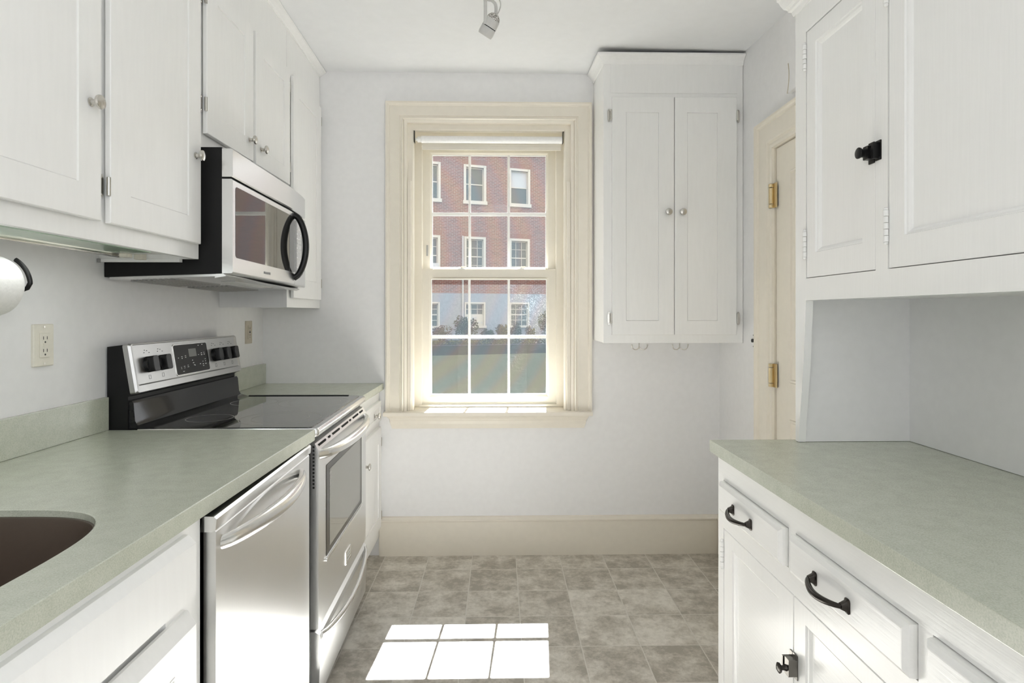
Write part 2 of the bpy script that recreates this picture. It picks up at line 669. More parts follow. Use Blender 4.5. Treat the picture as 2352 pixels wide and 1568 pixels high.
def absorb(dst, src):
    """printed markings become faces of the surface they are printed on"""
    bm = bmesh.new()
    bm.from_mesh(dst.data)
    n = len(bm.faces)
    bm.from_mesh(src.data)
    bm.faces.ensure_lookup_table()
    k = len(dst.data.materials)
    for f_ in bm.faces[n:]:
        f_.material_index = k
    dst.data.materials.append(src.data.materials[0])
    bm.to_mesh(dst.data)
    bm.free()
    bpy.data.objects.remove(src)


# ------------------------------------------------------------------ room shell
XL, XR, YF, YR = -1.25, 1.182, 3.15, -1.8


def ceil_z(x, y):
    t = min(3.15 - y, 1.6)
    return 2.562 + max(t, 0) * (-0.046 * x - 0.004)


m = M()
m.box(XL - 0.12, XR + 0.12, YR, YF + 0.0, -0.06, 0.0)
struct('floor', m, FLOOR, 'beige grey stone-look square vinyl tile floor', 'floor')
m = M()
nx, ny = 12, 22
for lvl in (0, 1):
    g = []
    for i in range(nx + 1):
        row = []
        for j in range(ny + 1):
            x = XL - 0.12 + (XR - XL + 0.24) * i / nx
            y = YR + (YF + 0.3 - YR) * j / ny
            row.append(m.bm.verts.new((x, y, ceil_z(x, y) if lvl == 0 else 2.95)))
        g.append(row)
    for i in range(nx):
        for j in range(ny):
            m.bm.faces.new((g[i][j], g[i + 1][j], g[i + 1][j + 1], g[i][j + 1]))
o = struct('ceiling', m, CEIL, 'smooth white plaster ceiling over the kitchen', 'ceiling')
for p in o.data.polygons:
    p.use_smooth = True
struct('wall_left', M().box(XL - 0.12, XL, YR, YF + 0.3, -0.05, 2.9), WALL, 'pale grey painted wall behind the range and left counter', 'wall')
m = M()
DY0, DY1, DZ = 1.835, 2.516, 1.993
m.box(XR, XR + 0.12, YR, DY0 - 0.02, -0.05, 2.9)
m.box(XR, XR + 0.12, DY1 + 0.02, YF + 0.3, -0.05, 2.9)
m.box(XR, XR + 0.12, DY0 - 0.02, DY1 + 0.02, DZ + 0.02, 2.9)
struct('wall_right', m, WALL, 'pale painted wall with the cream door on the right', 'wall')
m = M()
m.box(XL - 0.12, -0.6, YR - 0.1, YR, -0.05, 2.9)
m.box(0.4, XR + 0.12, YR - 0.1, YR, -0.05, 2.9)
m.box(-0.6, 0.4, YR - 0.1, YR, 2.1, 2.9)
struct('wall_rear', m, WALL, 'unseen pale wall added behind the camera with an open doorway', 'wall')  # unseen wall, added to hold back sky light from the rear
WX0, WX1, WZ0, WZ1 = -0.52, 0.412, 0.742, 2.325
m = M()
m.box(XL, WX0, YF, YF + 0.3, -0.05, 2.9)
m.box(WX1, XR, YF, YF + 0.3, -0.05, 2.9)
m.box(WX0, WX1, YF, YF + 0.3, -0.05, WZ0)
m.box(WX0, WX1, YF, YF + 0.3, WZ1, 2.9)
struct('wall_far', m, WALL, 'pale grey painted end wall around the window', 'wall')

# far baseboard
prof = [(YF, 0), (YF - 0.016, 0), (YF - 0.016, 0.178), (YF - 0.018, 0.182), (YF - 0.022, 0.184), (YF - 0.022, 0.190),
        (YF - 0.016, 0.194), (YF - 0.010, 0.203), (YF, 0.206)]
m = M().prism(prof, lambda p, q, t: (t, p, q), -0.635, XR)
struct('baseboard_far', m, CREAM, 'tall cream baseboard under the window', 'baseboard')
prof2 = [(XR, 0), (XR - 0.016, 0), (XR - 0.016, 0.178), (XR - 0.022, 0.184), (XR - 0.022, 0.190), (XR - 0.010, 0.203), (XR, 0.206)]
m = M().prism(prof2, lambda p, q, t: (p, t, q), 2.69, YF - 0.022)
struct('baseboard_right', m, CREAM, 'short cream baseboard between the corner and the door casing', 'baseboard')

# ------------------------------------------------------------------ window
win = thing('window_1', 'double hung window with six over six panes and cream casing', 'window', (-0.055, YF, 0.765), kind='structure')
f = FF(YF)
CI0, CI1, CZ = -0.508, 0.400, 2.31
prof = [(0, -0.02), (0, 0.012), (0.004, 0.018), (0.010, 0.018), (0.013, 0.013), (0.018, 0.013), (0.020, 0.017), (0.070, 0.019), (0.073, 0.024), (0.078, 0.026),
        (0.082, 0.030), (0.091, 0.030), (0.092, 0.0)]
m = M().usweep(prof, f, CI0, CI1, 0.765, CZ)
m.build('casing', CREAM, win)
# jamb, stops, liner
prof = [(0, 0.006), (0.014, 0.012), (0.02, 0.006), (0.03, -0.19), (0, -0.19)]
m = M().usweep(prof, f, -0.490, 0.382, 0.765, 2.295)
m.build('jamb', CREAM, win)
prof = [(0.0, -0.024), (0.006, -0.018), (0.033, -0.018), (0.033, -0.055), (0, -0.055)]
m = M().usweep(prof, f, -0.459, 0.349, 0.765, 2.262)
m.box(-0.489, -0.470, YF + 0.002, YF + 0.02, 0.766, 1.99, 0.002)
m.box(0.362, 0.381, YF + 0.002, YF + 0.02, 0.766, 1.99, 0.002)
m.build('stop', CREAM, win)
prof = [(0, -0.125), (0.102, -0.125), (0.102, -0.24), (0, -0.24)]
m = M().usweep(prof, f, -0.4291, 0.3167, 0.765, 2.2097)
for x0, x1 in ((-0.4296, -0.4276), (0.3152, 0.3172)):
    m.box(x0, x1, YF + 0.146, YF + 0.149, 0.8, 2.20)
m.build('liner', SASH, win)
# stool, apron, sill
m = M().box(-0.608, 0.492, 3.095, YF, 0.744, 0.765, 0.004, 3)
m.box(-0.489, 0.381, YF, 3.42, 0.735, 0.765)
m.build('stool', CREAM, win)
m = M()
ap = [(YF, 0.744), (YF - 0.036, 0.744), (YF - 0.036, 0.737), (YF - 0.030, 0.728), (YF - 0.028, 0.722), (YF - 0.024, 0.715), (YF - 0.022, 0.700), (YF - 0.022, 0.676), (YF, 0.676)]
L, R = [], []
for (y, z) in ap:
    cut = (0.744 - z) * 0.12 + (0.010 if z < 0.73 else 0.0) + (0.006 if z < 0.69 else 0)
    L.append(Vector((-0.590 + cut, y, z)))
    R.append(Vector((0.474 - cut, y, z)))
m.rings([L, R])
m.build('apron', CREAM, win)
m = M().box(-0.444, 0.331, 3.271, 3.378, 0.7655, 0.780, 0.003)
m.box(-0.436, 0.323, 3.291, 3.376, 0.779, 0.7865, 0.002)
m.build('sill', SASH, win)


def sash(name, y0, y1, oz0, oz1, gz0, gz1, hz):
    s = M()
    x0, x1, gx0, gx1 = -0.4327, 0.3203, -0.3811, 0.2656
    yf = FF(y0)
    e = 0.004
    rs = [(x0, x1, oz0, oz1, 0.0), (gx0 - 0.010, gx1 + 0.010, gz0 - 0.010, gz1 + 0.010, 0.0), (gx0, gx1, gz0, gz1, -0.006), (gx0, gx1, gz0, gz1, -(y1 - y0))]
    back = (x0, x1, oz0, oz1, -(y1 - y0))
    rings = [[Vector(yf(p[0], p[1], r[4])) for p in ((r[0], r[2]), (r[1], r[2]), (r[1], r[3]), (r[0], r[3]))] for r in [back] + rs + [back]]
    s.rings(rings, False, False)
    bmesh.ops.remove_doubles(s.bm, verts=s.bm.verts[:], dist=1e-6)
    so = s.build(name, SASH, win)
    b = M()
    ym = (y0 + y1) / 2
    for x in (-0.1681, 0.0526):
        b.box(x - 0.007, x + 0.007, ym - 0.0078, ym + 0.0058, gz0 + 0.002, gz1 - 0.002, 0.003)
    b.box(gx0, gx1, ym - 0.0085, ym + 0.0065, hz - 0.0095, hz + 0.0095, 0.003)
    for (a, c, d, e2) in ((gx0, gx0 + 0.004, gz0, gz1), (gx1 - 0.004, gx1, gz0, gz1), (gx0, gx1, gz0, gz0 + 0.005), (gx0, gx1, gz1 - 0.005, gz1)):
        q = 0.0 if c - a < 0.01 else 0.0007
        b.box(a, c, ym - 0.006 - q, ym + 0.006 + q, d + (0.001 if q == 0 else 0), e2 - (0.001 if q == 0 else 0))
    b.build('muntin_grid', MUNT, so, label='white grille bars dividing the sash into six')
    g = M().box(gx0 - 0.001, gx1 + 0.001, ym + 0.009, ym + 0.0092, gz0 - 0.001, gz1 + 0.001)
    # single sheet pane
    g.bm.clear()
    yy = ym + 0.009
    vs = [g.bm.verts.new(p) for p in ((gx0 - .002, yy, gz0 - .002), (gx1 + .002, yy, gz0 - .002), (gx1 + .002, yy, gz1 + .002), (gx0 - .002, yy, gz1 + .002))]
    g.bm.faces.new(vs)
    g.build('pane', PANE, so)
    return so


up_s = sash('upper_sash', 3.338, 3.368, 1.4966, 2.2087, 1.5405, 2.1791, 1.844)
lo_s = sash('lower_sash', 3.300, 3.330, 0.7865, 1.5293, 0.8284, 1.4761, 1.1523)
m = M()
for s, x in ((1, -0.424), (-1, 0.3116)):
    m.box(x, x + s * 0.055, 3.294, 3.332, 1.5252, 1.5334, 0.001)
m.box(-0.37, 0.262, 3.296, 3.306, 1.4756, 1.4797)
m.build('meeting_rail_cap', SASH, lo_s)
for x in (-0.2135, 0.1195):
    m = M().box(x - 0.020, x + 0.020, 3.306, 3.326, 1.529, 1.536, 0.002)
    m.cyl((x, 3.316, 1.536), (x, 3.316, 1.541), 0.007, 14)
    lk = m.build('sash_lock', MUNT, lo_s, True)
    M().box(x + 0.0, x + 0.028, 3.310, 3.322, 1.5395, 1.5455, 0.002).build('lever', BRASS, lk, label='brass coloured lock lever')
m = M().box(-0.411, -0.401, 3.332, 3.3385, 1.607, 1.668, 0.001)
m.build('tilt_latch', GREY, up_s)

# roller shade
sh = thing('roller_shade', 'white roller shade rolled up at the head of the window', 'shade', (-0.04, 3.185, 2.262))
m = M().cyl((-0.418, 3.185, 2.218), (0.338, 3.185, 2.218), 0.019, 28)
m.build('roll', FABRIC, sh, True)
m = M().box(-0.416, 0.334, 3.199, 3.2015, 2.178, 2.222)
m.box(-0.416, 0.334, 3.196, 3.203, 2.166, 2.186, 0.002)
m.build('hem_bar', SASH, sh, label='cream slat in the hem of the shade')
m = M()
m.cyl((-0.440, 3.185, 2.218), (-0.418, 3.185, 2.218), 0.016, 20, 0.002)
m.cyl((-0.450, 3.185, 2.218), (-0.438, 3.185, 2.218), 0.008, 16)
m.build('clutch', WHITE, sh, True)
for x in (-0.457, 0.341):
    M().box(x, x + 0.003, 3.172, 3.199, 2.200, 2.262).build('bracket', GUN, sh)

# ------------------------------------------------------------------ door in the right wall
dr = thing('door_1', 'cream panelled door with brass hinges in the right wall', 'door', (XR, 2.15, 0), kind='structure')
f = FR(XR)
prof = [(0, -0.11), (0, 0.0), (0.004, 0.010), (0.014, 0.012), (0.016, 0.008), (0.024, 0.008), (0.030, 0.016), (0.036, 0.018), (0.104, 0.020), (0.108, 0.026), (0.114, 0.028),
        (0.120, 0.033), (0.128, 0.033), (0.130, 0.0), (0.02, 0), (0.02, -0.11)]
m = M().usweep([(d * 1.02, w) for d, w in prof], f, DY0, DY1, 0.0, DZ)
m.build('casing', CREAM, dr)
m = M().usweep([(0.0, -0.048), (-0.012, -0.048), (-0.012, -0.09), (0.0, -0.09)], f, DY0, DY1, 0, DZ)
m.build('door_stop', CREAM, dr)
fl = FR(XR + 0.008)
leaf = M()
leaf.slab(fl, [(DY0 + 0.003, DY1 - 0.004, 0.008, DZ - 0.004, 0.0)], -0.035)
# raised edge mouldings of the two panels
for z0, z1 in ((0.997, 1.87), (0.15, 0.85)):
    for (a, b2) in ((1.955, 2.394),):
        prof = [(0, -0.001), (0.004, 0.005), (0.012, 0.005), (0.018, -0.001)]
        rr = [[Vector(fl(p[0], p[1], w)) for p in ((a + d, z0 + d), (b2 - d, z0 + d), (b2 - d, z1 - d), (a + d, z1 - d))] for d, w in prof]
        leaf.rings(rr, False, False)
lf = leaf.build('door_leaf', CREAM, dr)
for z0, z1 in ((1.736, 1.841), (0.966, 1.067)):
    m = M()
    u = DY1 + 0.008
    n = 3
    L = z1 - z0
    for a, b2 in ((z0, z0 + L * .16), (z0 + L * .17, z0 + L * .83), (z0 + L * .84, z1)):
        m.cyl(f(u, a + 0.0008, 0.010), f(u, b2 - 0.0008, 0.010), 0.0105, 16, 0.001)
    m.box(XR - 0.004, XR + 0.002, u - 0.032, u, z0, z1)
    m.build('hinge', BRASS, lf, True, label='worn brass butt hinge')

# small things on the right wall
ks = thing('wall_jack', 'tiny white wall plate with a black centre beside the door casing', 'wall plate', (XR, 2.712, 1.156))
hexa = [(2.712 + 0.014 * math.cos(a) * 1.2, 1.156 + 0.032 * math.sin(a)) for a in [math.pi / 4 * k for k in range(8)]]
M().rings([[Vector(f(p[0], p[1], 0.0)) for p in hexa], [Vector(f(p[0], p[1], 0.006)) for p in hexa]]).build('plate', WHITE, ks)
M().cyl(f(2.712, 1.157, 0.006), f(2.712, 1.157, 0.014), 0.0085, 18, 0.001).build('socket', INK, ks, True)
for dz in (-0.026, 0.026):
    M().cyl(f(2.712, 1.156 + dz, 0.0), f(2.712, 1.156 + dz, 0.007), 0.0038, 12).build('screw', GREY, ks)
ch = thing('door_chime', 'curved pale chime cover high on the wall above the door', 'chime', (XR, 2.30, 2.228))
poly = []
for k in range(9):
    t = k / 8
    poly.append((2.352 - 0.010 * math.sin(math.pi * t) + 0.008 * (1 - t), 2.170 + 0.118 * t))
poly += [(2.24, 2.288), (2.24, 2.170)]
M().rings([[Vector(f(p[0], p[1], 0.0)) for p in poly], [Vector(f(p[0], p[1], 0.016)) for p in poly], [Vector(f(p[0] - 0.003 if p[0] > 2.3 else p[0] + 0.003, p[1], 0.02)) for p in poly]]).build('cover', WALL, ch)
M().tube([f(p[0] + 0.001, p[1], 0.019) for p in poly[:9]], 0.0028, 8).build('edge', TAN, ch, True, label='tan curved edge')


# ------------------------------------------------------------------ left wall cabinets
LX = -0.950      # face frame plane


def crown_z(y):
    return ceil_z(-0.95, y) - 0.002


def left_unit(label, y0, y1, z0, side_lo=None):
    t = thing('wall_cabinet', label, 'cabinet', (XL, (y0 + y1) / 2, z0))
    m = M()
    zt = 2.545
    lip = 0.018
    m.box(XL + 0.001, LX - 0.019, y0 + 0.001, y0 + 0.018, z0, zt)
    m.box(XL + 0.001, LX - 0.019, y1 - 0.018, y1 - 0.001, z0, zt)
    m.box(XL + 0.001, LX - 0.019, y0 + 0.018, y1 - 0.018, z0 + lip, z0 + lip + 0.015)
    m.box(XL + 0.001, LX - 0.019, y0 + 0.018, y1 - 0.018, zt - 0.02, zt)
    m.build('body', CAB, t)
    return t


def frame_piece(t, y0, y1, z0, opens):
    """face frame: solid board with shallow dark slots where doors meet"""
    m = M().box(LX - 0.019, LX, y0 + 0.0005, y1 - 0.0005, z0, 2.545, 0.0012)
    m.build('face_frame', CAB, t)
    for y, za, zb in opens:
        M().box(LX - 0.001, LX + 0.0006, y - 0.003, y + 0.003, za, zb).build('reveal_gap', DARK, t)


u1 = left_unit('white wall cabinet on the left nearest the camera, over the outlet', 0.93, 1.888, 1.453)
frame_piece(u1, 0.93, 1.888, 1.453, [])
u2 = left_unit('short white two-door wall cabinet directly above the microwave', 1.890, 2.660, 1.812)
frame_piece(u2, 1.890, 2.660, 1.812, [])
u3 = left_unit('narrow tall white wall cabinet between the microwave and the end wall', 2.662, 3.146, 1.310)
frame_piece(u3, 2.662, 3.146, 1.310, [])
fl = FL(LX)


def ldoor(t, y0, y1, z0, z1, pan, kn, hinges):
    d = door_mesh(fl, y0, y1, z0, z1, 0.020, pan, 0.0030, 0.003, back=0.007).build('door', CAB, t)
    if kn:
        knob(fl, kn[0], kn[1], 0.020, d)
    for (u, v, s) in hinges:
        wrap_hinge(fl, u, v, 0.0175, s, d)
    return d


ldoor(u1, 0.975, 1.402, 1.498, 2.362, (1.05, 1.327, 1.575, 2.285), (1.365, 1.763), [])
ldoor(u1, 1.434, 1.863, 1.498, 2.362, (1.512, 1.791, 1.575, 2.285), (1.829, 1.765), [(1.431, 1.585, -1), (1.431, 2.28, -1)])
ldoor(u2, 1.900, 2.257, 1.855, 2.365, (1.973, 2.182, 1.933, 2.300), (2.220, 1.928), [(1.899, 1.948, -1), (1.899, 2.29, -1)])
ldoor(u2, 2.280, 2.648, 1.853, 2.363, (2.354, 2.578, 1.922, 2.288), (2.328, 1.921), [(2.650, 2.290, 1), (2.650, 1.935, 1)])
ldoor(u3, 2.692, 3.107, 1.353, 2.358, (2.772, 3.030, 1.440, 2.283), None, [(3.109, 2.286, 1), (3.109, 1.439, 1)])

# crown on the left cabinets, follows the ceiling
m = M()
prof = [(-0.01, -0.026), (0.004, -0.027), (0.005, -0.022), (0.008, -0.020), (0.014, -0.017), (0.022, -0.012), (0.028, -0.006), (0.034, -0.004), (0.034, -0.001), (-0.01, -0.001)]
ys = [0.3 + 0.19 * i for i in range(15)] + [3.149]
m.rings([[Vector((LX + a, y, crown_z(y) + b)) for a, b in prof] for y in ys])
struct('trim_1', m, CAB, 'white crown moulding between the left cabinets and the ceiling', 'crown moulding')
m = M()
m.rings([[Vector((LX - 0.3, y, 2.54)), Vector((LX - 0.001, y, 2.54)), Vector((LX - 0.001, y, crown_z(y) - 0.004)), Vector((LX - 0.3, y, crown_z(y) - 0.004))] for y in [0.3] + ys[1:-1] + [3.149]])
struct('trim_2', m, CAB, 'white filler board above the left cabinet doors', 'filler board')

# board and clip under the near cabinet
fb = thing('filler_strip', 'small white board hanging under the near cabinet by the microwave', 'board', (-1.16, 1.875, 1.453))
M().box(XL + 0.002, -1.0, 1.868, 1.886, 1.443, 1.4525).build('board', CAB, fb)
M().box(XL + 0.003, -1.241, 1.858, 1.867, 1.440, 1.4525).build('clip', GREY, fb)
# under-cabinet light
ul = thing('under_cabinet_light', 'slim under-cabinet light with a green tinted lens', 'light fixture', (-1.05, 1.35, 1.471))
m = M().box(-1.135, -0.978, 0.96, 1.79, 1.4585, 1.4705, 0.002)
m.build('housing', WHITE, ul)
uc = bpy.data.lights.new('under_cabinet_fill', 'AREA')  # fill light added below the fixture, which is itself unlit
uc.shape = 'RECTANGLE'
uc.size, uc.size_y = 0.10, 0.70
uc.energy = 0.55
uc.color = (0.97, 1.0, 0.985)
uco = bpy.data.objects.new('under_cabinet_fill', uc)
COL.objects.link(uco)
uco.location = (-1.05, 1.34, 1.447)
M().box(-1.118, -0.990, 0.98, 1.70, 1.4545, 1.4585).build('lens', GREENGLASS, ul, label='pale green translucent lens')
M().box(-1.140, -1.119, 0.96, 1.79, 1.449, 1.4585, 0.003).build('rail', NICKEL, ul, label='thin metal rail')
for y in (1.76, 1.83):
    M().box(-1.11, -1.085, y - 0.012, y + 0.012, 1.446, 1.4585 if y < 1.8 else 1.4705, 0.003).build('clip', ALMOND, ul)

# ------------------------------------------------------------------ microwave
mw = thing('microwave', 'stainless and black over-the-range microwave with a black bow handle', 'microwave', (XL, 2.275, 1.40))


def mwsk(v):
    x = v.x
    if v.x > -0.9 and v.y > 2.38:
        x = v.x - 0.020 * ((v.y - 2.38) / 0.27) ** 2
    return (x, v.y, v.z - 0.016 * (v.y - 1.9) - (0.012 * (-(v.x + 0.87) / 0.37) if v.z < 1.5 and v.x < -0.87 else 0))


Y0, Y1 = 1.893, 2.655
m = M().box(XL + 0.002, -0.880, Y0, Y1, 1.409, 1.810, 0.003)
m.skew(mwsk).build('body', BLACKM, mw)


def gridrect(fn, u0, u1, v0, v1, w0, w1, n=16, be=0.004):
    """thin slab whose long face is divided along u so that it can bow"""
    mm = M()
    rs = []
    for i in range(n + 1):
        u = u0 + (u1 - u0) * i / n
        rs.append([Vector(fn(u, v0, w0)), Vector(fn(u, v0, w1 - be)), Vector(fn(u, v0 + be, w1)), Vector(fn(u, v1 - be, w1)), Vector(fn(u, v1, w1 - be)), Vector(fn(u, v1, w0))])
    mm.rings(rs)
    return mm


fm = FL(-0.880)
gridrect(fm, Y0 + 0.001, Y1, 1.716, 1.806, 0, 0.034).skew(mwsk).build('top_panel', STEEL, mw, label='brushed steel panel above the door')
gridrect(fm, Y0 + 0.004, Y1 - 0.002, 1.7095, 1.716, 0, 0.022).skew(mwsk).build('seam', DARK, mw)
DS = 2.468
gridrect(fm, Y0 + 0.001, DS - 0.002, 1.410, 1.7095, 0, 0.034).skew(mwsk)
door = gridrect(fm, Y0 + 0.001, DS - 0.001, 1.410, 1.7095, 0, 0.034).skew(mwsk).build('door', STEEL, mw)
gridrect(fm, DS + 0.001, Y1, 1.410, 1.7095, 0, 0.034).skew(mwsk).build('control_panel', STEEL, mw)


def roundrect(u0, u1, v0, v1, r, n=5):
    pts = []
    for cx, cy, a0 in ((u1 - r, v1 - r, 0), (u0 + r, v1 - r, 90), (u0 + r, v0 + r, 180), (u1 - r, v0 + r, 270)):
        for k in range(n + 1):
            a = math.radians(a0 + 90 * k / n)
            pts.append((cx + r * math.cos(a), cy + r * math.sin(a)))
    return pts


def plate(fn, u0, u1, v0, v1, r, w0, w1, bev=0.0):
    a = roundrect(u0, u1, v0, v1, r)
    mm = M()
    rs = [[Vector(fn(p[0], p[1], w0)) for p in a], [Vector(fn(p[0], p[1], w1 - bev)) for p in a]]
    if bev:
        b = roundrect(u0 + bev, u1 - bev, v0 + bev, v1 - bev, max(r - bev, 0.001))
        rs.append([Vector(fn(p[0], p[1], w1)) for p in b])
    mm.rings(rs)
    return mm


plate(fm, 1.912, 2.40, 1.461, 1.689, 0.012, 0.0335, 0.0346).skew(mwsk).build('window', GLASSBLK, door, label='glossy dark glass window')
plate(fm, 2.402, DS - 0.004, 1.461, 1.689, 0.004, 0.0335, 0.0346).skew(mwsk).build('glass_edge', GLASSBLK, door)
kpad = plate(fm, DS + 0.004, 2.60, 1.461, 1.680, 0.01, 0.0335, 0.0346).skew(mwsk).build('keypad', GLASSBLK, mw, label='black glass keypad')
kp = M()
for i in range(9):
    for j in range(3):
        kp.box(-0.8464, -0.8453, 2.497 + j * 0.028, 2.497 + j * 0.028 + 0.012, 1.485 + i * 0.020, 1.488 + i * 0.020)
absorb(kpad, kp.skew(mwsk).build('key_legend', PRINT, mw))
# bow handle
m = M()
pts, rad = [], []
for k in range(25):
    t = k / 24
    a = math.pi * t
    bow = math.sin(a) ** 0.55
    z = 1.700 - 0.262 * t
    pts.append((-0.848 + 0.050 * bow, 2.462, z))
    rad.append(0.013)
m.tube(pts, rad, 14, flat=(1.0, 1.0), up=(0, 1, 0))
m.skew(mwsk).build('handle', BLACK, door, True, label='glossy black bow handle')
text_part('FRIGIDAIRE', 0.0125, GREY, door, (-0.8457, 2.172, 1.4287), (0, 1, 0), (0, 0, 1))
# underside
m = M().box(-1.235, -0.900, Y0 + 0.006, Y1 - 0.006, 1.4015, 1.4095)
m.skew(mwsk).build('bottom_plate', STEEL, mw)
for ya, yb in ((1.95, 2.24), (2.30, 2.59)):
    g = M()
    for k in range(9):
        x = -1.20 + k * 0.018
        g.box(x, x + 0.009, ya, yb, 1.398, 1.4015)
    g.skew(mwsk).build('grease_filter', GREY, mw)
M().box(-0.98, -0.93, 2.10, 2.45, 1.398, 1.4015, 0.002).skew(mwsk).build('lamp_lens', WHITE, mw)
M().prism([(-0.900, 1.4095), (-0.878, 1.4095), (-0.868, 1.4015), (-0.905, 1.396)], lambda p, q, t: (p, t, q), Y0 + 0.004, Y1 - 0.004).skew(mwsk).build('front_lip', STEEL, mw)

# ------------------------------------------------------------------ range
rg = thing('electric_range', 'freestanding stainless electric range with a black glass cooktop', 'range', (-0.92, 2.28, 0))
RY0, RY1 = 1.900, 2.658


def rsk(v):
    k = min(max((v.x + 1.15) / 0.55, 0), 1.1)
    return (v.x - 0.024 * (v.y - RY0) * k, v.y, v.z)


m = M().box(-1.235, -0.605, RY0 + 0.001, RY1, 0.04, 0.884, 0.002)
m.skew(rsk).build('body', BLACKM, rg)
for x in (-1.18, -0.66):
    for y in (RY0 + 0.05, RY1 - 0.05):
        M().cyl((x, y, 0.0), (x, y, 0.04), 0.016, 14).build('foot', BLACKM, rg)
# cooktop: steel frame with glass
m = M()
cp = roundrect(-1.16, -0.578, RY0, RY1 - 0.001, 0.012)
cp2 = roundrect(-1.157, -0.583, RY0 + 0.003, RY1 - 0.004, 0.012)
cp3 = roundrect(-1.155, -0.612, RY0 + 0.016, RY1 - 0.017, 0.012)
m.rings([[Vector((p[0] - 0.02, p[1], 0.884)) for p in cp], [Vector((p[0] - 0.004, p[1], 0.889)) for p in cp], [Vector((p[0], p[1], 0.896)) for p in cp], [Vector((p[0], p[1], 0.908)) for p in cp],
         [Vector((p[0], p[1], 0.9145)) for p in cp2], [Vector((p[0], p[1], 0.9150)) for p in cp3], [Vector((p[0], p[1], 0.910)) for p in cp3]])
m.skew(rsk).build('cooktop_frame', CHROME, rg, True)
m = M()
g1 = roundrect(-1.154, -0.604, RY0 + 0.010, RY1 - 0.011, 0.014)
m.rings([[Vector((p[0], p[1], 0.9152)) for p in g1], [Vector((p[0], p[1], 0.9170)) for p in g1]])
gt = m.skew(rsk).build('cooktop_glass', GLASSBLK, rg, True)


def ring_mesh(m, c, r, z, w=0.0014, n=64):
    a = [m.bm.verts.new((c[0] + r * math.cos(2 * math.pi * k / n), c[1] + r * math.sin(2 * math.pi * k / n), z)) for k in range(n)]
    b = [m.bm.verts.new((c[0] + (r + w) * math.cos(2 * math.pi * k / n), c[1] + (r + w) * math.sin(2 * math.pi * k / n), z)) for k in range(n)]
    for k in range(n):
        j = (k + 1) % n
        m.bm.faces.new((a[k], a[j], b[j], b[k]))


for c, rr in (((-0.765, 2.085), (0.095, 0.135)), ((-0.765, 2.46), (0.105, 0.14)), ((-1.01, 2.085), (0.075,)), ((-1.01, 2.46), (0.09,))):
    m = M()
    for r in rr:
        ring_mesh(m, c, r, 0.91725)
    m.build('burner_ring', RINGM, gt)
M().box(-1.11, -0.655, RY1 - 0.016, RY1 - 0.003, 0.9155, 0.9200, 0.002).skew(rsk).build('rear_rim', BLACKM, rg)
# door with vents, window
fd = FL(-0.605)
d = M()
prof = [(0.272, 0.0), (0.272, 0.022), (0.276, 0.027), (0.845, 0.027), (0.866, 0.015), (0.868, 0.0)]
d.rings([[Vector(fd(y, z, w)) for z, w in prof] for y in (RY0 + 0.001, RY1 - 0.006)])
dd = d.skew(rsk).build('oven_door', STEELV, rg)
v = M()
for y, L in ((1.925, 0.085), (2.045, 0.024), (2.10, 0.10), (2.235, 0.10), (2.36, 0.024), (2.42, 0.10), (2.55, 0.06)):
    v.box(-0.5868, -0.5825, y, y + L, 0.8510, 0.8600, 0.001)
v.skew(rsk).build('vent_slot', DARK, dd)
v = M()
for k in range(12):
    z = 0.722 + k * 0.0118
    v.box(-0.5965, -0.5905, RY0 - 0.0002, RY0 + 0.002, z, z + 0.0068)
v.build('side_vent', DARK, dd)
plate(fd, 1.992, 2.560, 0.468, 0.775, 0.004, 0.0265, 0.0285, 0.001).skew(rsk).build('window_frame', DARKMET, dd, label='dark border of the oven window')
plate(fd, 2.030, 2.522, 0.490, 0.752, 0.003, 0.028, 0.0292).skew(rsk).build('window', plain('oven_glass', (0.16, 0.155, 0.14), 0.05, 0, 0.9), dd, label='glossy grey oven window')
M().box(-0.5785, -0.572, 1.985, 2.567, 0.455, 0.466, 0.003).skew(rsk).build('bevel_strip', CHROME, dd)


def bow(m, y0, y1, x_in, x_out, z, r, flat, n=24, pw=0.6, drop=0.0):
    pts, rad = [], []
    for k in range(n + 1):
        t = k / n
        b = math.sin(math.pi * t) ** pw
        pts.append((x_in + (x_out - x_in) * b, y0 + (y1 - y0) * t, z - drop * math.sin(math.pi * t)))
        rad.append(r * (0.75 + 0.25 * math.sin(math.pi * t)))
    return m.tube(pts, rad, 18, flat=flat)


bow(M(), 1.915, 2.635, -0.590, -0.527, 0.826, 0.020, (0.75, 1.05), pw=0.5).skew(rsk).build('handle', CHROME, dd, True, label='curved polished steel handle')
bd = plate(fd, 2.262, 2.345, 0.322, 0.375, 0.003, 0.0265, 0.031, 0.002).skew(rsk).build('badge', CHROME, dd)
m = M()
for z in (0.336, 0.349, 0.361):
    m.box(-0.5748, -0.5735, 2.276, 2.332, z - 0.0028, z + 0.0028)
m.box(-0.5748, -0.5735, 2.276, 2.283, 0.334, 0.363)
m.skew(rsk).build('emblem', GREY, bd)
# storage drawer
dw = M()
prof = [(0.045, 0.0), (0.045, 0.026), (0.236, 0.034), (0.252, 0.030), (0.262, 0.014), (0.262, 0.0)]
dw.rings([[Vector(fd(y, z, w)) for z, w in prof] for y in (RY0 + 0.004, RY1 - 0.006)])
do = dw.skew(rsk).build('storage_drawer', STEELV, rg)
# drawer arch handle: a long shallow arch lip
m = M()
pts = []
for k in range(25):
    t = k / 24
    s = math.sin(math.pi * t)
    pts.append((-0.577 + 0.034 * s ** 0.6, 1.925 + 0.70 * t, 0.243 - 0.022 * s))
m.tube(pts, 0.011, 14, flat=(0.8, 1.1))
m.skew(rsk).build('handle', CHROME, do, True, label='curved polished steel pull')
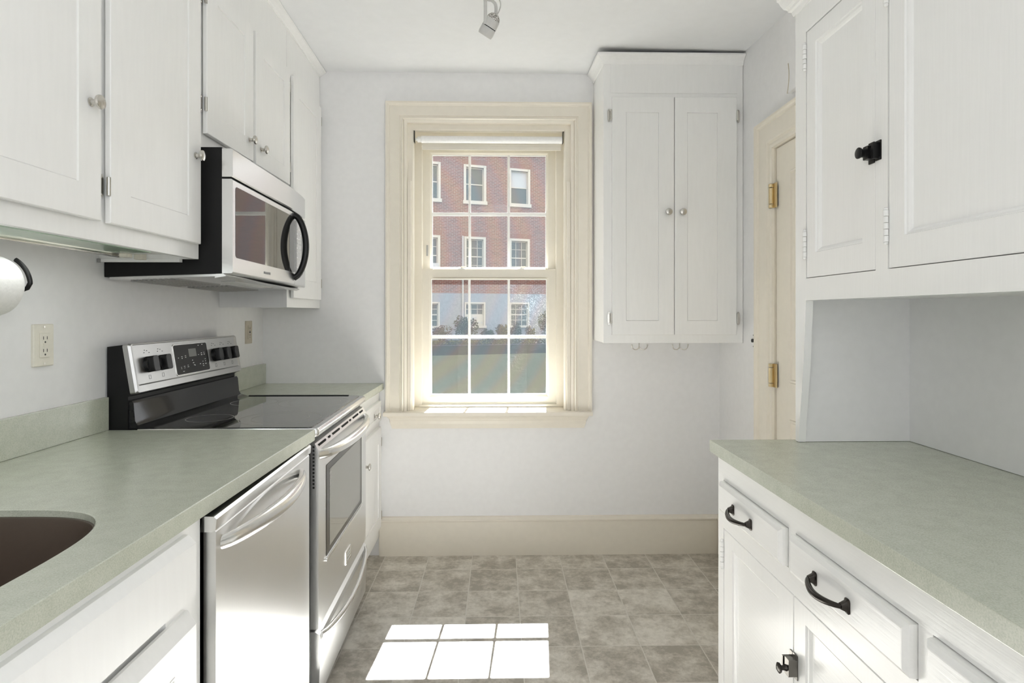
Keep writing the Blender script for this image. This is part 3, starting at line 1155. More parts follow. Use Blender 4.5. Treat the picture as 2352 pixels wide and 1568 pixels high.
# backguard
m = M()
side = [(-1.243, 0.885), (-1.243, 1.176), (-1.196, 1.182), (-1.170, 1.022), (-1.178, 1.017), (-1.178, 0.885)]
m.prism(side, lambda p, q, t: (p, t, q), RY0, RY1 - 0.003)
m.build('backguard', BLACKM, rg)
m = M()
low = [(-1.178, 0.914), (-1.178, 1.006), (-1.168, 1.004), (-1.163, 0.996), (-1.158, 0.940), (-1.150, 0.926), (-1.120, 0.917), (-1.100, 0.9172), (-1.100, 0.912)]
m.prism(low, lambda p, q, t: (p, t, q), RY0 + 0.004, RY1 - 0.004)
m.build('lower_panel', BLACKG, rg, True, label='glossy black curved panel behind the cooktop')
# steel fascia, leaning
n_f = Vector((0.16, 0, 0.030)).normalized()


def FG(u, v, w):      # v: 0 bottom .. 0.162 top along the leaning face
    base = Vector((-1.166, u, 1.024)) + Vector((-0.026, 0, 0.158)).normalized() * v
    nrm = Vector((0.158, 0, 0.026)).normalized()
    return tuple(base + nrm * w)


fas = M()
a0 = roundrect(RY0 - 0.001, RY1 - 0.002, 0.0, 0.162, 0.008)
a1 = roundrect(RY0 + 0.003, RY1 - 0.006, 0.003, 0.159, 0.008)
a2 = roundrect(RY0 + 0.012, RY1 - 0.014, 0.024, 0.157, 0.006)
fas.rings([[Vector(FG(p[0], p[1], -0.004)) for p in a0], [Vector(FG(p[0], p[1], 0.012)) for p in a0], [Vector(FG(p[0], p[1], 0.019)) for p in a1], [Vector(FG(p[0], p[1], 0.0185)) for p in a2], [Vector(FG(p[0], p[1], 0.0155)) for p in roundrect(RY0 + 0.016, RY1 - 0.018, 0.028, 0.155, 0.006)]])
fo = fas.build('control_fascia', FASCIA, rg, label='leaning brushed steel control fascia')
plate(FG, 2.142, 2.388, 0.030, 0.146, 0.010, 0.015, 0.0175, 0.001).build('display_bezel', CHROME, fo)
dp = plate(FG, 2.146, 2.384, 0.034, 0.142, 0.008, 0.017, 0.0180).build('display_panel', PANELBLK, fo, label='black glass touch panel')
plate(FG, 2.243, 2.297, 0.094, 0.124, 0.001, 0.0179, 0.0183).build('clock_window', LCD, fo)
tm = M()
random.seed(3)
for (u, vv) in ((2.168, .095), (2.192, .098), (2.192, .092), (2.217, .100), (2.217, .094), (2.178, .060), (2.178, .055), (2.200, .062), (2.200, .056), (2.225, .064), (2.225, .058),
                (2.262, .080), (2.266, .070), (2.270, .062), (2.275, .060), (2.312, .098), (2.335, .103), (2.335, .096), (2.355, .104), (2.355, .097), (2.315, .062), (2.337, .070), (2.337, .060),
                (2.337, .053), (2.357, .078), (2.357, .070), (2.357, .060), (2.320, .134), (2.350, .136), (2.190, .044)):
    w_ = random.uniform(0.004, 0.010)
    a = roundrect(u - w_ / 2, u + w_ / 2, vv - 0.0011, vv + 0.0011, 0.0004, 1)
    tm.rings([[Vector(FG(p[0], p[1], 0.0179)) for p in a], [Vector(FG(p[0], p[1], 0.0183)) for p in a]])
absorb(dp, tm.build('touch_legend', PRINT, fo))
kn_y = (1.985, 2.062, 2.442, 2.515, 2.588)
for y in kn_y:
    m = M()
    c, t = Vector(FG(y, 0.088, 0.0155)), Vector(FG(0, 0, 1)) - Vector(FG(0, 0, 0))
    m.lathe(c, t, [(0, 0.027), (0.010, 0.026), (0.012, 0.024), (0.012, 0.022)], 28)
    up = Vector((-0.026, 0, 0.158)).normalized()
    g = roundrect(y - 0.016, y + 0.016, 0.088 - 0.026, 0.088 + 0.026, 0.006, 3)
    g2 = roundrect(y - 0.015, y + 0.015, 0.088 - 0.0245, 0.088 + 0.0245, 0.006, 3)
    m.rings([[Vector(FG(p[0], p[1], 0.020)) for p in g], [Vector(FG(p[0], p[1], 0.043)) for p in g], [Vector(FG(p[0], p[1], 0.045)) for p in g2]])
    m.build('control_knob', BLACK, fo, True)
mk = M()
for y in kn_y:
    for (du, vv) in ((-0.012, 0.128), (0.004, 0.134), (0.016, 0.127), (-0.008, 0.136)):
        a = roundrect(y + du - 0.003, y + du + 0.003, vv - 0.0012, vv + 0.0012, 0.0004, 1)
        mk.rings([[Vector(FG(p[0], p[1], 0.0150)) for p in a], [Vector(FG(p[0], p[1], 0.0158)) for p in a]])
    for (du, vv, s) in ((0.0, 0.046, 0.006), (0.002, 0.050, 0.004)):
        for q in range(4):
            dx, dz = ((-s, 0), (s, 0), (0, -s), (0, s))[q]
            hw, hh = ((0.0005, s), (0.0005, s), (s, 0.0005), (s, 0.0005))[q]
            a = [(y + du + dx - hw, vv + dz - hh), (y + du + dx + hw, vv + dz - hh), (y + du + dx + hw, vv + dz + hh), (y + du + dx - hw, vv + dz + hh)]
            if s > 0.005:
                mk.rings([[Vector(FG(p[0], p[1], 0.0150)) for p in a], [Vector(FG(p[0], p[1], 0.0158)) for p in a]])
absorb(fo, mk.build('dial_marking', INK, fo))

# ------------------------------------------------------------------ dishwasher
dwm = thing('dishwasher', 'stainless dishwasher under the left counter with a curved bar handle', 'dishwasher', (-0.9, 1.53, 0))


def dsk(v):
    return (v.x - 0.03 * (v.y - 1.2) * (1 if v.x > -0.7 else 0), v.y, v.z)


M().box(-1.18, -0.612, 1.205, 1.875, 0.0, 0.862).build('tub', BLACKM, dwm)
M().box(-0.70, -0.650, 1.205, 1.875, 0.0, 0.10).build('toe_panel', BLACKM, dwm)
ff = FL(-0.600)
d = M()
prof = [(0.115, 0.0), (0.115, 0.020), (0.119, 0.025), (0.838, 0.025), (0.842, 0.021), (0.842, 0)]
d.rings([[Vector(ff(y, z, w)) for z, w in prof] for y in (1.212, 1.862)])
dp = d.skew(dsk).build('door_panel', STEELV, dwm)
d = M()
prof = [(0.840, -0.004), (0.840, 0.020), (0.844, 0.027), (0.866, 0.029), (0.871, 0.024), (0.872, 0.0)]
d.rings([[Vector(ff(y, z, w)) for z, w in prof] for y in (1.206, 1.869)])
d.skew(dsk).build('control_strip', CHROME, dwm, label='polished steel strip along the top')
# arched panel behind the handle
m = M()
rr = []
N = 24
arch = [(1.245 + 0.55 * k / N, 0.800 + 0.036 * math.sin(math.pi * k / N) ** 0.8) for k in range(N + 1)]
low_ = [(1.245 + 0.55 * k / N, 0.798) for k in range(N, -1, -1)]
poly = arch + low_[:]
m.rings([[Vector(ff(p[0], p[1], 0.0245)) for p in poly], [Vector(ff(p[0], p[1], 0.0285)) for p in poly]])
m.skew(dsk).build('handle_plate', STEEL, dp)
bow(M(), 1.232, 1.790, -0.588, -0.530, 0.806, 0.020, (0.7, 1.0), pw=0.55).skew(dsk).build('handle', CHROME, dp, True, label='curved polished steel bar handle')
M().box(-0.5755, -0.5728, 1.503, 1.540, 0.845, 0.862, 0.001).skew(dsk).build('badge', DARKMET, dwm)

# ------------------------------------------------------------------ near left base cabinet
LB = -0.600     # frame face
bc = thing('base_cabinet', 'white base cabinet under the sink at the lower left', 'cabinet', (-0.9, 0.45, 0))
m = M().box(-1.24, LB - 0.02, -0.35, 1.196, 0.10, 0.66)
m.box(-1.24, LB - 0.02, 1.178, 1.196, 0.10, 0.876)
m.box(-1.24, LB - 0.07, -0.35, 1.196, 0.0, 0.10)
m.build('body', CAB, bc)
fb_ = FL(LB)
m = M()
m.box(LB - 0.02, LB, -0.35, 1.197, 0.862, 0.876)
m.box(LB - 0.02, LB, 1.075, 1.197, 0.10, 0.862)
m.box(LB - 0.02, LB, -0.35, 1.075, 0.725, 0.765)
m.box(LB - 0.02, LB, -0.35, 1.075, 0.10, 0.15)
m.box(LB - 0.022, LB - 0.012, -0.35, 1.09, 0.10, 0.862)
m.build('face_frame', CAB, bc)
# slanted-edge drawer front and doors, their top edges set back like a finger pull
for (a, b2) in ((0.16, 1.135),):
    dd_ = M()
    prof = [(0.748, 0.0), (0.748, 0.024), (0.846, 0.024), (0.862, 0.010), (0.862, 0.0)]
    dd_.rings([[Vector(fb_(y, z - 0.0, w)) for z, w in prof] for y in (a, b2)])
    dd_.build('drawer_front', CAB, bc)
for (a, b2) in ((0.66, 1.140), (0.16, 0.655)):
    d_ = M()
    prof = [(0.135, 0.0), (0.135, 0.022), (0.690, 0.022), (0.716, 0.006), (0.716, 0.0)]
    d_.rings([[Vector(fb_(y, z, w)) for z, w in prof] for y in (a, b2)])
    rr = [[Vector(fb_(p[0], p[1], w)) for p in ((a + 0.075 + d, 0.20 + d), (b2 - 0.075 - d, 0.20 + d), (b2 - 0.075 - d, 0.635 - d), (a + 0.075 + d, 0.635 - d))] for d, w in ((0, 0.0221), (0.001, 0.0235), (0.004, 0.0235), (0.006, 0.0222))]
    d_.rings(rr, False, False)
    do_ = d_.build('door', CAB, bc)
    if b2 > 1:
        barrel_hinge(fb_, b2 + 0.008, 0.615, 0.665, 0.010, do_, NICKEL, 0.006)
        barrel_hinge(fb_, b2 + 0.008, 0.18, 0.23, 0.010, do_, NICKEL, 0.006)


# ------------------------------------------------------------------ countertops and sink
def counter_box(name, label, x0, x1, y0, y1, zt, th=0.036, splash=None):
    t = thing(name, label, 'countertop', ((x0 + x1) / 2, (y0 + y1) / 2, zt - th))
    M().box(x0, x1, y0, y1, zt - th, zt, 0.0015, 2).build('slab', COUNTER, t)
    if splash:
        M().box(*splash, 0.0015).build('backsplash', COUNTER, t)
    return t


counter_box('countertop', 'short green grey countertop between the range and the end wall', XL + 0.001, -0.613, 2.662, YF - 0.001, 0.914, 0.034,
            (XL + 0.001, XL + 0.017, 2.662, YF - 0.001, 0.9145, 1.018))
ct = thing('countertop', 'long green grey countertop with the sink at the lower left', 'countertop', (-0.92, 0.75, 0.878))
cx_, cy_, ax_, ay_ = -0.925, 0.775, 0.252, 0.352
N = 96
inn, outp = [], []
X0, X1, YY0, YY1 = XL + 0.001, -0.587, -0.35, 1.893
for k in range(N):
    a = 2 * math.pi * k / N
    c, s = math.cos(a), math.sin(a)
    e = 2 / 3.6
    inn.append((cx_ + ax_ * math.copysign(abs(c) ** e, c), cy_ + ay_ * math.copysign(abs(s) ** e, s)))
    dx, dy = inn[-1][0] - cx_, inn[-1][1] - cy_
    ts = []
    if dx > 1e-9:
        ts.append((X1 - cx_) / dx)
    if dx < -1e-9:
        ts.append((X0 - cx_) / dx)
    if dy > 1e-9:
        ts.append((YY1 - cy_) / dy)
    if dy < -1e-9:
        ts.append((YY0 - cy_) / dy)
    t = min(ts)
    outp.append([cx_ + dx * t, cy_ + dy * t])
for cxx in (X0, X1):
    for cyy in (YY0, YY1):
        k = min(range(N), key=lambda i: (outp[i][0] - cxx) ** 2 + (outp[i][1] - cyy) ** 2)
        outp[k] = [cxx, cyy]
m = M()
zt, zb = 0.914, 0.879
e = 0.0015


def shrink(p):
    return (min(max(p[0], X0 + e), X1 - e), min(max(p[1], YY0 + e), YY1 - e))


rs = [[Vector((p[0], p[1], 0.901)) for p in inn], [Vector((p[0], p[1], zt - e)) for p in inn],
      [Vector((cx_ + (p[0] - cx_) * 1.008, cy_ + (p[1] - cy_) * 1.006, zt)) for p in inn],
      [Vector((*shrink(p), zt)) for p in outp], [Vector((p[0], p[1], zt - e)) for p in outp], [Vector((p[0], p[1], zb)) for p in outp], [Vector((cx_ + (p[0] - cx_) * 1.03, cy_ + (p[1] - cy_) * 1.03, zb)) for p in inn], [Vector((p[0], p[1], 0.901)) for p in inn]]
m.rings(rs, False, False)
bmesh.ops.remove_doubles(m.bm, verts=m.bm.verts[:], dist=1e-6)
m.build('slab', COUNTER, ct)
M().box(XL + 0.001, XL + 0.017, -0.35, 1.893, 0.9145, 1.018, 0.0015).build('backsplash', COUNTER, ct)
sk = thing('sink', 'dark brown undermount sink bowl set in the left countertop', 'sink', (cx_, cy_, 0.70))


def sl(k, z, rot=0):
    return [Vector((cx_ + (p[0] - cx_) * k, cy_ + (p[1] - cy_) * k, z)) for p in inn]


m = M().rings([sl(1.0, 0.9005), sl(0.990, 0.900), sl(0.985, 0.894), sl(0.955, 0.76), sl(0.93, 0.722), sl(0.86, 0.706), sl(0.12, 0.702), sl(0.10, 0.694)], False, True)
m.build('basin', BASIN, sk, True)
M().lathe((cx_, cy_, 0.7015), (0, 0, 1), [(0, 0.042), (0.003, 0.042), (0.002, 0.03), (0.001, 0.01)], 24).build('drain', NICKEL, sk, True)

# ------------------------------------------------------------------ far left base cabinet
FB = -0.637
fc = thing('base_cabinet', 'narrow white base cabinet between the range and the end wall', 'cabinet', (-0.93, 2.90, 0))
m = M().box(-1.24, FB - 0.02, 2.664, YF - 0.002, 0.10, 0.878)
m.box(-1.24, FB - 0.055, 2.664, YF - 0.002, 0.0, 0.10)
m.build('body', CAB, fc)
M().box(FB - 0.0205, FB, 2.663, 3.146, 0.10, 0.879, 0.001).build('face_frame', CAB, fc)
ff2 = FL(FB)
d_ = door_mesh(ff2, 2.69, 3.115, 0.724, 0.826, 0.018, (2.72, 3.085, 0.75, 0.80), 0.002, 0.002).build('drawer_front', CAB, fc)
knob(ff2, 2.955, 0.772, 0.018, d_)
d_ = door_mesh(ff2, 2.69, 3.115, 0.165, 0.690, 0.018, (2.76, 3.045, 0.235, 0.612), 0.003, 0.003).build('door', CAB, fc)
knob(ff2, 2.735, 0.575, 0.018, d_)
for z in (0.61, 0.225):
    wrap_hinge(ff2, 3.118, z, 0.016, 1, d_)

# ------------------------------------------------------------------ outlets, paper towels
fw = FL(XL)
ot = thing('wall_outlet', 'cream ground-fault outlet on the wall left of the range', 'outlet', (XL, 1.64, 1.195))
plate(fw, 1.604, 1.676, 1.138, 1.253, 0.003, 0, 0.0075, 0.002).build('cover_plate', ALMOND, ot)
dv = plate(fw, 1.6235, 1.6565, 1.162, 1.229, 0.002, 0.0074, 0.0105, 0.0008).build('receptacle', ALMOND, ot)
m = M()
for zc in (1.212, 1.178):
    for dy in (-0.0065, 0.0065):
        m.box(XL + 0.0100, XL + 0.0108, 1.640 + dy - 0.001, 1.640 + dy + 0.001, zc - 0.001, zc + 0.0075)
    m.cyl((XL + 0.0100, 1.640, zc - 0.008), (XL + 0.0108, 1.640, zc - 0.008), 0.0026, 12)
m.build('slot', INK, dv)
m = M()
for zc in (1.1925, 1.1985):
    m.box(XL + 0.0100, XL + 0.0118, 1.633, 1.647, zc - 0.0022, zc + 0.0022, 0.0004)
m.build('test_button', ALMOND, dv)
for zc in (1.1455, 1.2455):
    M().cyl((XL + 0.007, 1.640, zc), (XL + 0.0086, 1.640, zc), 0.0032, 12).build('screw', NICKEL, ot)
sw = thing('wall_outlet', 'tan ground-fault outlet on the wall behind the range, near the corner', 'outlet', (XL, 2.966, 1.19))
plate(fw, 2.930, 3.003, 1.133, 1.246, 0.003, 0, 0.006, 0.002).build('cover_plate', TAN, sw)
dv = plate(fw, 2.950, 2.984, 1.156, 1.223, 0.002, 0.0059, 0.009, 0.0008).build('receptacle', TAN, sw)
m = M()
for zc in (1.206, 1.173):
    for dy in (-0.0065, 0.0065):
        m.box(XL + 0.0088, XL + 0.0094, 2.967 + dy - 0.0012, 2.967 + dy + 0.0012, zc - 0.001, zc + 0.0075)
    m.cyl((XL + 0.0088, 2.967, zc - 0.008), (XL + 0.0094, 2.967, zc - 0.008), 0.0026, 12)
m.box(XL + 0.0085, XL + 0.0098, 2.960, 2.974, 1.186, 1.194)
m.build('slot', INK, dv)

TC = (-1.160, 1.345)
hd = thing('paper_towel_holder', 'black wall bracket holding the paper towel roll', 'paper towel holder', (XL, 1.27, 1.345))
for y in (1.098, 1.398):
    m = M()
    a = [(XL + 0.001, 1.318), (XL + 0.001, 1.380), (XL + 0.03, 1.384), (TC[0] - 0.01, 1.402), (TC[0] + 0.016, 1.385), (TC[0] + 0.030, 1.352), (TC[0] + 0.018, 1.328), (TC[0] - 0.006, 1.320), (XL + 0.04, 1.322)]
    m.prism(a, lambda p, q, t: (p, t, q), y - 0.004, y + 0.004)
    m.build('arm', GUN, hd)
m = M()
hp = [Vector((TC[0] + 0.0725 * math.cos(a), 1.394, TC[1] + 0.0725 * math.sin(a))) for a in [math.radians(58 - 4 * k) for k in range(14)]]
hp += [Vector((TC[0] + 0.066, 1.394, TC[1] - 0.004)), Vector((TC[0] + 0.05, 1.394, TC[1] - 0.010)), Vector((TC[0], 1.394, TC[1] - 0.002))]
m.tube(hp, 0.0055, 10, flat=(1.0, 0.8), up=(0, 1, 0))
m.build('hook', GUN, hd, True)
M().box(XL + 0.001, XL + 0.006, 1.10, 1.42, 1.33, 1.365).build('back_bar', GUN, hd)
M().cyl((TC[0], 1.10, TC[1]), (TC[0], 1.396, TC[1]), 0.008, 14).build('rod', GUN, hd, True)
tr = thing('paper_towel_roll', 'white paper towel roll at the left edge of the photo', 'paper towel roll', (TC[0], 1.26, TC[1]))
m = M()
rs = []
R_ = 0.070
for y, k in ((1.112, 0.3), (1.112, 0.97), (1.116, 1.0), (1.376, 1.0), (1.384, 0.97), (1.386, 0.3)):
    rs.append([Vector((TC[0] + R_ * k * math.cos(2 * math.pi * i / 48) * (1 + 0.012 * math.sin(3 * i / 48 * 6.28)), y, TC[1] + R_ * k * math.sin(2 * math.pi * i / 48))) for i in range(48)])
m.rings(rs, False, False)
m.rings([rs[0], rs[-1]], False, False)
m.build('paper', PAPER, tr, True)
m = M()
m.rings([[Vector((TC[0] + r * math.cos(2 * math.pi * i / 24), y, TC[1] + r * math.sin(2 * math.pi * i / 24))) for i in range(24)] for y, r in ((1.111, 0.0205), (1.387, 0.0205), (1.387, 0.019), (1.111, 0.019), (1.111, 0.0205))], False, False)
m.build('core', TAN, tr, True)

# ------------------------------------------------------------------ wall cabinet right of the window
wc = thing('wall_cabinet', 'tall white two-door wall cabinet right of the window', 'cabinet', (0.84, YF, 1.14))
CY = 2.838
m = M().box(0.503, 1.178, CY + 0.019, YF - 0.001, 1.142, 2.50)
m.build('body', CAB, wc)
m = M().box(0.502, 1.180, CY, CY + 0.019, 1.140, 2.50, 0.0012)
m.build('face_frame', CAB, wc)
M().box(0.536, 1.150, CY - 0.003, CY, 2.345, 2.488, 0.001).build('frieze_board', CAB, wc)
fc_ = FF(CY)
for (a, b2, pa, pb, kx, hx, s) in ((0.540, 0.8395, 0.607, 0.765, 0.809, 0.536, -1), (0.8425, 1.143, 0.903, 1.050, 0.878, 1.147, 1)):
    d_ = door_mesh(fc_, a, b2, 1.180, 2.322, 0.018, (pa, pb, 1.247, 2.248), 0.003, 0.003).build('door', CAB, wc)
    knob(fc_, kx, 1.768, 0.018, d_, r=0.0165)
    for z in (2.236, 1.259):
        wrap_hinge(fc_, hx, z, 0.016, s, d_, 0.05)
# crown with returns
prof = [(0.0, 0.0), (0.004, 0.002), (0.006, 0.008), (0.012, 0.020), (0.022, 0.031), (0.030, 0.036), (0.033, 0.040), (0.033, 0.047), (-0.02, 0.047), (-0.02, 0.0)]
m = M()
zc = 2.482
pth = []
for p, q in [(0, 0), (1, 0), (2, 0)]:
    pass
r0 = [Vector((0.502 - a, YF - 0.001, zc + 0.030 + b)) for a, b in prof]
r1 = [Vector((0.502 - a, CY - a, zc + b)) for a, b in prof]
r2 = [Vector((1.1805, CY - a, zc + b)) for a, b in prof]
m.rings([r0, r1, r2])
m.build('crown', CAB, wc)
M().box(0.50, 1.1805, CY - 0.018, CY + 0.02, 2.5285, 2.5345).build('shadow_gap', DARK, wc)  # dark strip painted in for the shade above the crown

# coat hooks under it
for i, (x, lab) in enumerate(((0.696, 'left one of two small metal double hooks under the far wall cabinet'), (0.899, 'right one of two small metal double hooks under the far wall cabinet'))):
    hk = thing('double_hook', lab, 'hook', (x, 2.93, 1.142), group='double hooks under the far wall cabinet')
    M().cyl((x, 2.93, 1.1415), (x, 2.93, 1.108), 0.0028, 12).build('stem', NICKEL, hk, True)
    for s in (-1, 1):
        pts = [(x + s * (0.019 - 0.019 * math.cos(math.pi * k / 12)), 2.93 - 0.001 * k, 1.122 - 0.019 * math.sin(math.pi * k / 12)) for k in range(13)]
        pts[-1] = (pts[-1][0] + s * 0.001, pts[-1][1], 1.127)
        m = M().tube(pts, 0.0026, 10)
        m.lathe(pts[-1], (0, 0, 1), [(-0.003, 0.001), (-0.001, 0.0038), (0.002, 0.0038), (0.004, 0.001)], 12)
        m.build('arm', NICKEL, hk, True)

# ------------------------------------------------------------------ right hutch (upper cabinet) and base cabinet
HX, HB = 0.845, 1.178
hu = thing('hutch_cabinet', 'white built-in upper cabinet with a black latch over the right counter', 'cabinet', (HX, 1.2, 0.92))
f = FR(HX)
m = M()
m.box(HX + 0.02, HB, 0.30, 1.668, 1.322, 1.340)
m.box(HX + 0.02, HB, 1.655, 1.670, 1.322, 2.19)
m.box(HX + 0.02, HB, 0.30, 1.668, 2.17, 2.19)
m.build('body', CAB, hu)
m = M()
# face frame pieces: stile with its tapering foot, rails, mullion
m.prism([(1.668, 0.9195), (1.668, 2.19), (1.611, 2.19), (1.611, 1.318), (1.622, 1.16), (1.634, 1.06), (1.646, 0.975), (1.651, 0.9195)], lambda p, q, t: (t, p, q), HX, HX + 0.02)
m.box(HX, HX + 0.02, 0.30, 1.611, 1.318, 1.3785)
m.box(HX, HX + 0.02, 0.30, 1.611, 2.0575, 2.19)
m.box(HX, HX + 0.02, 1.268, 1.3095, 1.3785, 2.0575)
m.box(HX, HX + 0.02, 0.80, 0.842, 1.3785, 2.0575)
m.box(HX + 0.0195, HX + 0.03, 0.30, 1.62, 1.36, 2.07)
m.build('face_frame', GLOSS, hu)
for (a, b2, pa, pb, hs) in ((1.3115, 1.6085, 1.359, 1.564, 1.612), (0.8445, 1.2655, 0.892, 1.216, 1.269), (0.36, 0.797, 0.41, 0.75, None)):
    d_ = door_mesh(FR(HX + 0.018), a, b2, 1.3805, 2.0555, 0.0175, (pa, pb, 1.446, 2.011), 0.011, 0.013, 0.0015, 'ovolo').build('door', GLOSS, hu)
    if hs:
        barrel_hinge(f, hs - 0.001, 1.955, 2.022, 0.004, d_, GLOSS)
        barrel_hinge(f, hs - 0.001, 1.437, 1.507, 0.004, d_, GLOSS)
m = M()
m.box(HX + 0.02, HB, 1.655, 1.670, 0.9195, 1.322)
m.box(HB - 0.012, HB, 0.30, 1.655, 0.9195, 1.322)
m.build('recess_panel', WALL, hu, label='grey painted lining of the open recess')
# crown of the hutch
prof = [(0.0, 0.002), (0.004, 0.002), (0.006, 0.008), (0.008, 0.015), (0.014, 0.019), (0.016, 0.025), (0.023, 0.031), (0.030, 0.046), (0.033, 0.056), (0.037, 0.060), (0.039, 0.078), (-0.02, 0.078), (-0.02, 0.002)]
m = M()
m.rings([[Vector((HB, 1.669 + a, 2.128 + b)) for a, b in prof], [Vector((HX - a, 1.669 + a, 2.128 + b)) for a, b in prof], [Vector((HX - a, 0.30, 2.128 + b)) for a, b in prof]])
m.build('crown', GLOSS, hu)


def cab_latch(fn, uj, v, parent, mat):
    """turn latch: case with a finger knob on the door, keeper on the frame; uj is the joint, door towards +u"""
    l = M()
    def bx(u0, u1, v0, v1, w0, w1, b=0.0015):
        a = roundrect(u0, u1, v0, v1, 0.0015, 2)
        l.rings([[Vector(fn(p[0], p[1], w0)) for p in a], [Vector(fn(p[0], p[1], w1)) for p in a]])
    bx(uj + 0.001, uj + 0.022, v - 0.024, v + 0.024, 0.0, 0.002)
    bx(uj + 0.001, uj + 0.020, v - 0.015, v + 0.015, 0.002, 0.016)
    bx(uj - 0.006, uj + 0.001, v - 0.008, v + 0.008, 0.003, 0.012)
    lo = l.build('latch', mat, parent)
    k = M()
    c = Vector(fn(uj + 0.012, v, 0.016))
    t = Vector(fn(0, 0, 1)) - Vector(fn(0, 0, 0))
    k.lathe(c, t, [(0, 0.0100), (0.006, 0.0095), (0.010, 0.0100), (0.013, 0.0125), (0.016, 0.0128), (0.0175, 0.0105)], 24)
    k.build('thumb_turn', mat, lo, True)
    l = M()
    bx(uj - 0.022, uj - 0.0015, v - 0.022, v + 0.022, 0.0, 0.002)
    bx(uj - 0.014, uj - 0.006, v - 0.018, v + 0.018, 0.002, 0.014)
    for dv_ in (-0.018, 0.018):
        cc = Vector(fn(uj - 0.018, v + dv_, 0.002))
        l.lathe(cc, t, [(0, 0.0025), (0.001, 0.002)], 10)
    l.build('keeper', mat, parent)


cab_latch(f, 1.3105, 1.645, hu, GUN)

RB = 0.630
rb = thing('base_cabinet', 'white built-in base cabinet with drawers and dark pulls on the right', 'cabinet', (0.9, 0.8, 0))
f = FR(RB)
m = M()
m.box(RB + 0.02, XR - 0.003, 0.30, 1.684, 0.0, 0.884)
m.build('body', GLOSS, rb)
m = M()
m.box(RB, RB + 0.0195, 1.648, 1.687, 0.0, 0.884)
m.box(RB, RB + 0.0195, 0.30, 1.648, 0.815, 0.884)
m.box(RB, RB + 0.0195, 0.30, 1.648, 0.680, 0.728)
m.box(RB, RB + 0.0195, 0.30, 1.648, 0.0, 0.10)
m.box(RB, RB + 0.0195, 1.243, 1.273, 0.728, 0.815)
m.box(RB, RB + 0.0195, 0.845, 0.875, 0.728, 0.815)
m.box(RB, RB + 0.0195, 0.845, 0.868, 0.10, 0.680)
m.box(RB + 0.010, RB + 0.0197, 0.30, 1.65, 0.09, 0.82)
m.build('face_frame', GLOSSH, rb)


def pull(fn, u, v, w, parent):
    m = M()
    hw = 0.054
    t = Vector(fn(0, 0, 1)) - Vector(fn(0, 0, 0))
    for s in (-1, 1):
        a = roundrect(u + s * hw - 0.008, u + s * hw + 0.008, v - 0.0135, v + 0.0135, 0.005, 3)
        b = roundrect(u + s * hw - 0.006, u + s * hw + 0.006, v - 0.010, v + 0.010, 0.004, 3)
        c = roundrect(u + s * hw - 0.005, u + s * hw + 0.005, v - 0.005, v + 0.005, 0.003, 3)
        m.rings([[Vector(fn(p[0], p[1], w)) for p in a], [Vector(fn(p[0], p[1], w + 0.002)) for p in a], [Vector(fn(p[0], p[1], w + 0.004)) for p in b], [Vector(fn(p[0], p[1], w + 0.014)) for p in c]])
    pts, rad = [], []
    for k in range(25):
        q = k / 24
        x = u - hw - 0.002 + (2 * hw + 0.004) * q
        sag = math.sin(math.pi * q)
        pts.append(Vector(fn(x, v - 0.005 * sag, w + 0.012 + 0.018 * sag ** 0.75)))
        rad.append(0.0042 + 0.0022 * sag)
    m.tube(pts, rad, 12)
    m.build('pull', DARKMET, parent, True, label='dark bronze bow pull')


for (a, b2) in ((1.276, 1.643), (0.877, 1.241), (0.47, 0.842)):
    m = M()
    v0, v1 = 0.731, 0.813
    m.slab(f, [(a, b2, v0, v1, 0.006), (a + 0.001, b2 - 0.001, v0 + 0.001, v1 - 0.001, 0.012), (a + 0.009, b2 - 0.009, v0 + 0.009, v1 - 0.009, 0.018), (a + 0.011, b2 - 0.011, v0 + 0.011, v1 - 0.011, 0.0183)], -0.005)
    d_ = m.build('drawer', GLOSSH, rb)
    pull(f, (a + b2) / 2 + (0.020 if a > 1.2 else 0.02), 0.768, 0.018, d_)
for (a, b2, pa, pb, h) in ((1.2545, 1.6465, 1.322, 1.588, 1.648), (0.8705, 1.2520, 0.93, 1.205, None), (0.46, 0.843, 0.52, 0.78, None)):
    d_ = door_mesh(FR(RB + 0.019), a, b2, 0.103, 0.6775, 0.0185, (pa, pb, 0.17, 0.640), 0.011, 0.013, 0.0015, 'ovolo').build('door', GLOSS, rb)
    if h:
        barrel_hinge(f, h, 0.571, 0.642, 0.004, d_, GLOSS)
        barrel_hinge(f, h, 0.16, 0.23, 0.004, d_, GLOSS)


def base_latch(u, v):
    l = M()
    def bx(u0, u1, v0, v1, w0, w1):
        a = roundrect(u0, u1, v0, v1, 0.0015, 2)
        l.rings([[Vector(f(p[0], p[1], w0)) for p in a], [Vector(f(p[0], p[1], w1)) for p in a]])
    bx(u - 0.020, u - 0.001, v - 0.026, v + 0.026, 0.0, 0.002)
    bx(u - 0.020, u - 0.002, v - 0.018, v + 0.018, 0.002, 0.020)
    bx(u + 0.001, u + 0.014, v - 0.010, v + 0.024, 0.0, 0.002)
    bx(u + 0.002, u + 0.008, v - 0.012, v + 0.016, 0.002, 0.022)
    lo = l.build('latch', plain('antique_pewter', (0.20, 0.19, 0.175), 0.25, 1.0), rb)
    k = M()
    k.lathe(f(u - 0.008, v - 0.004, 0.020), (-1, 0, 0), [(0, 0.007), (0.006, 0.005), (0.010, 0.005), (0.013, 0.010), (0.016, 0.011), (0.019, 0.006)], 20)
    k.build('thumb_turn', DARKMET, lo, True)


base_latch(1.2532, 0.532)
counter_box('countertop', 'sage green countertop on the right under the hutch', 0.605, XR - 0.002, 0.30, 1.690, 0.9185, 0.034)

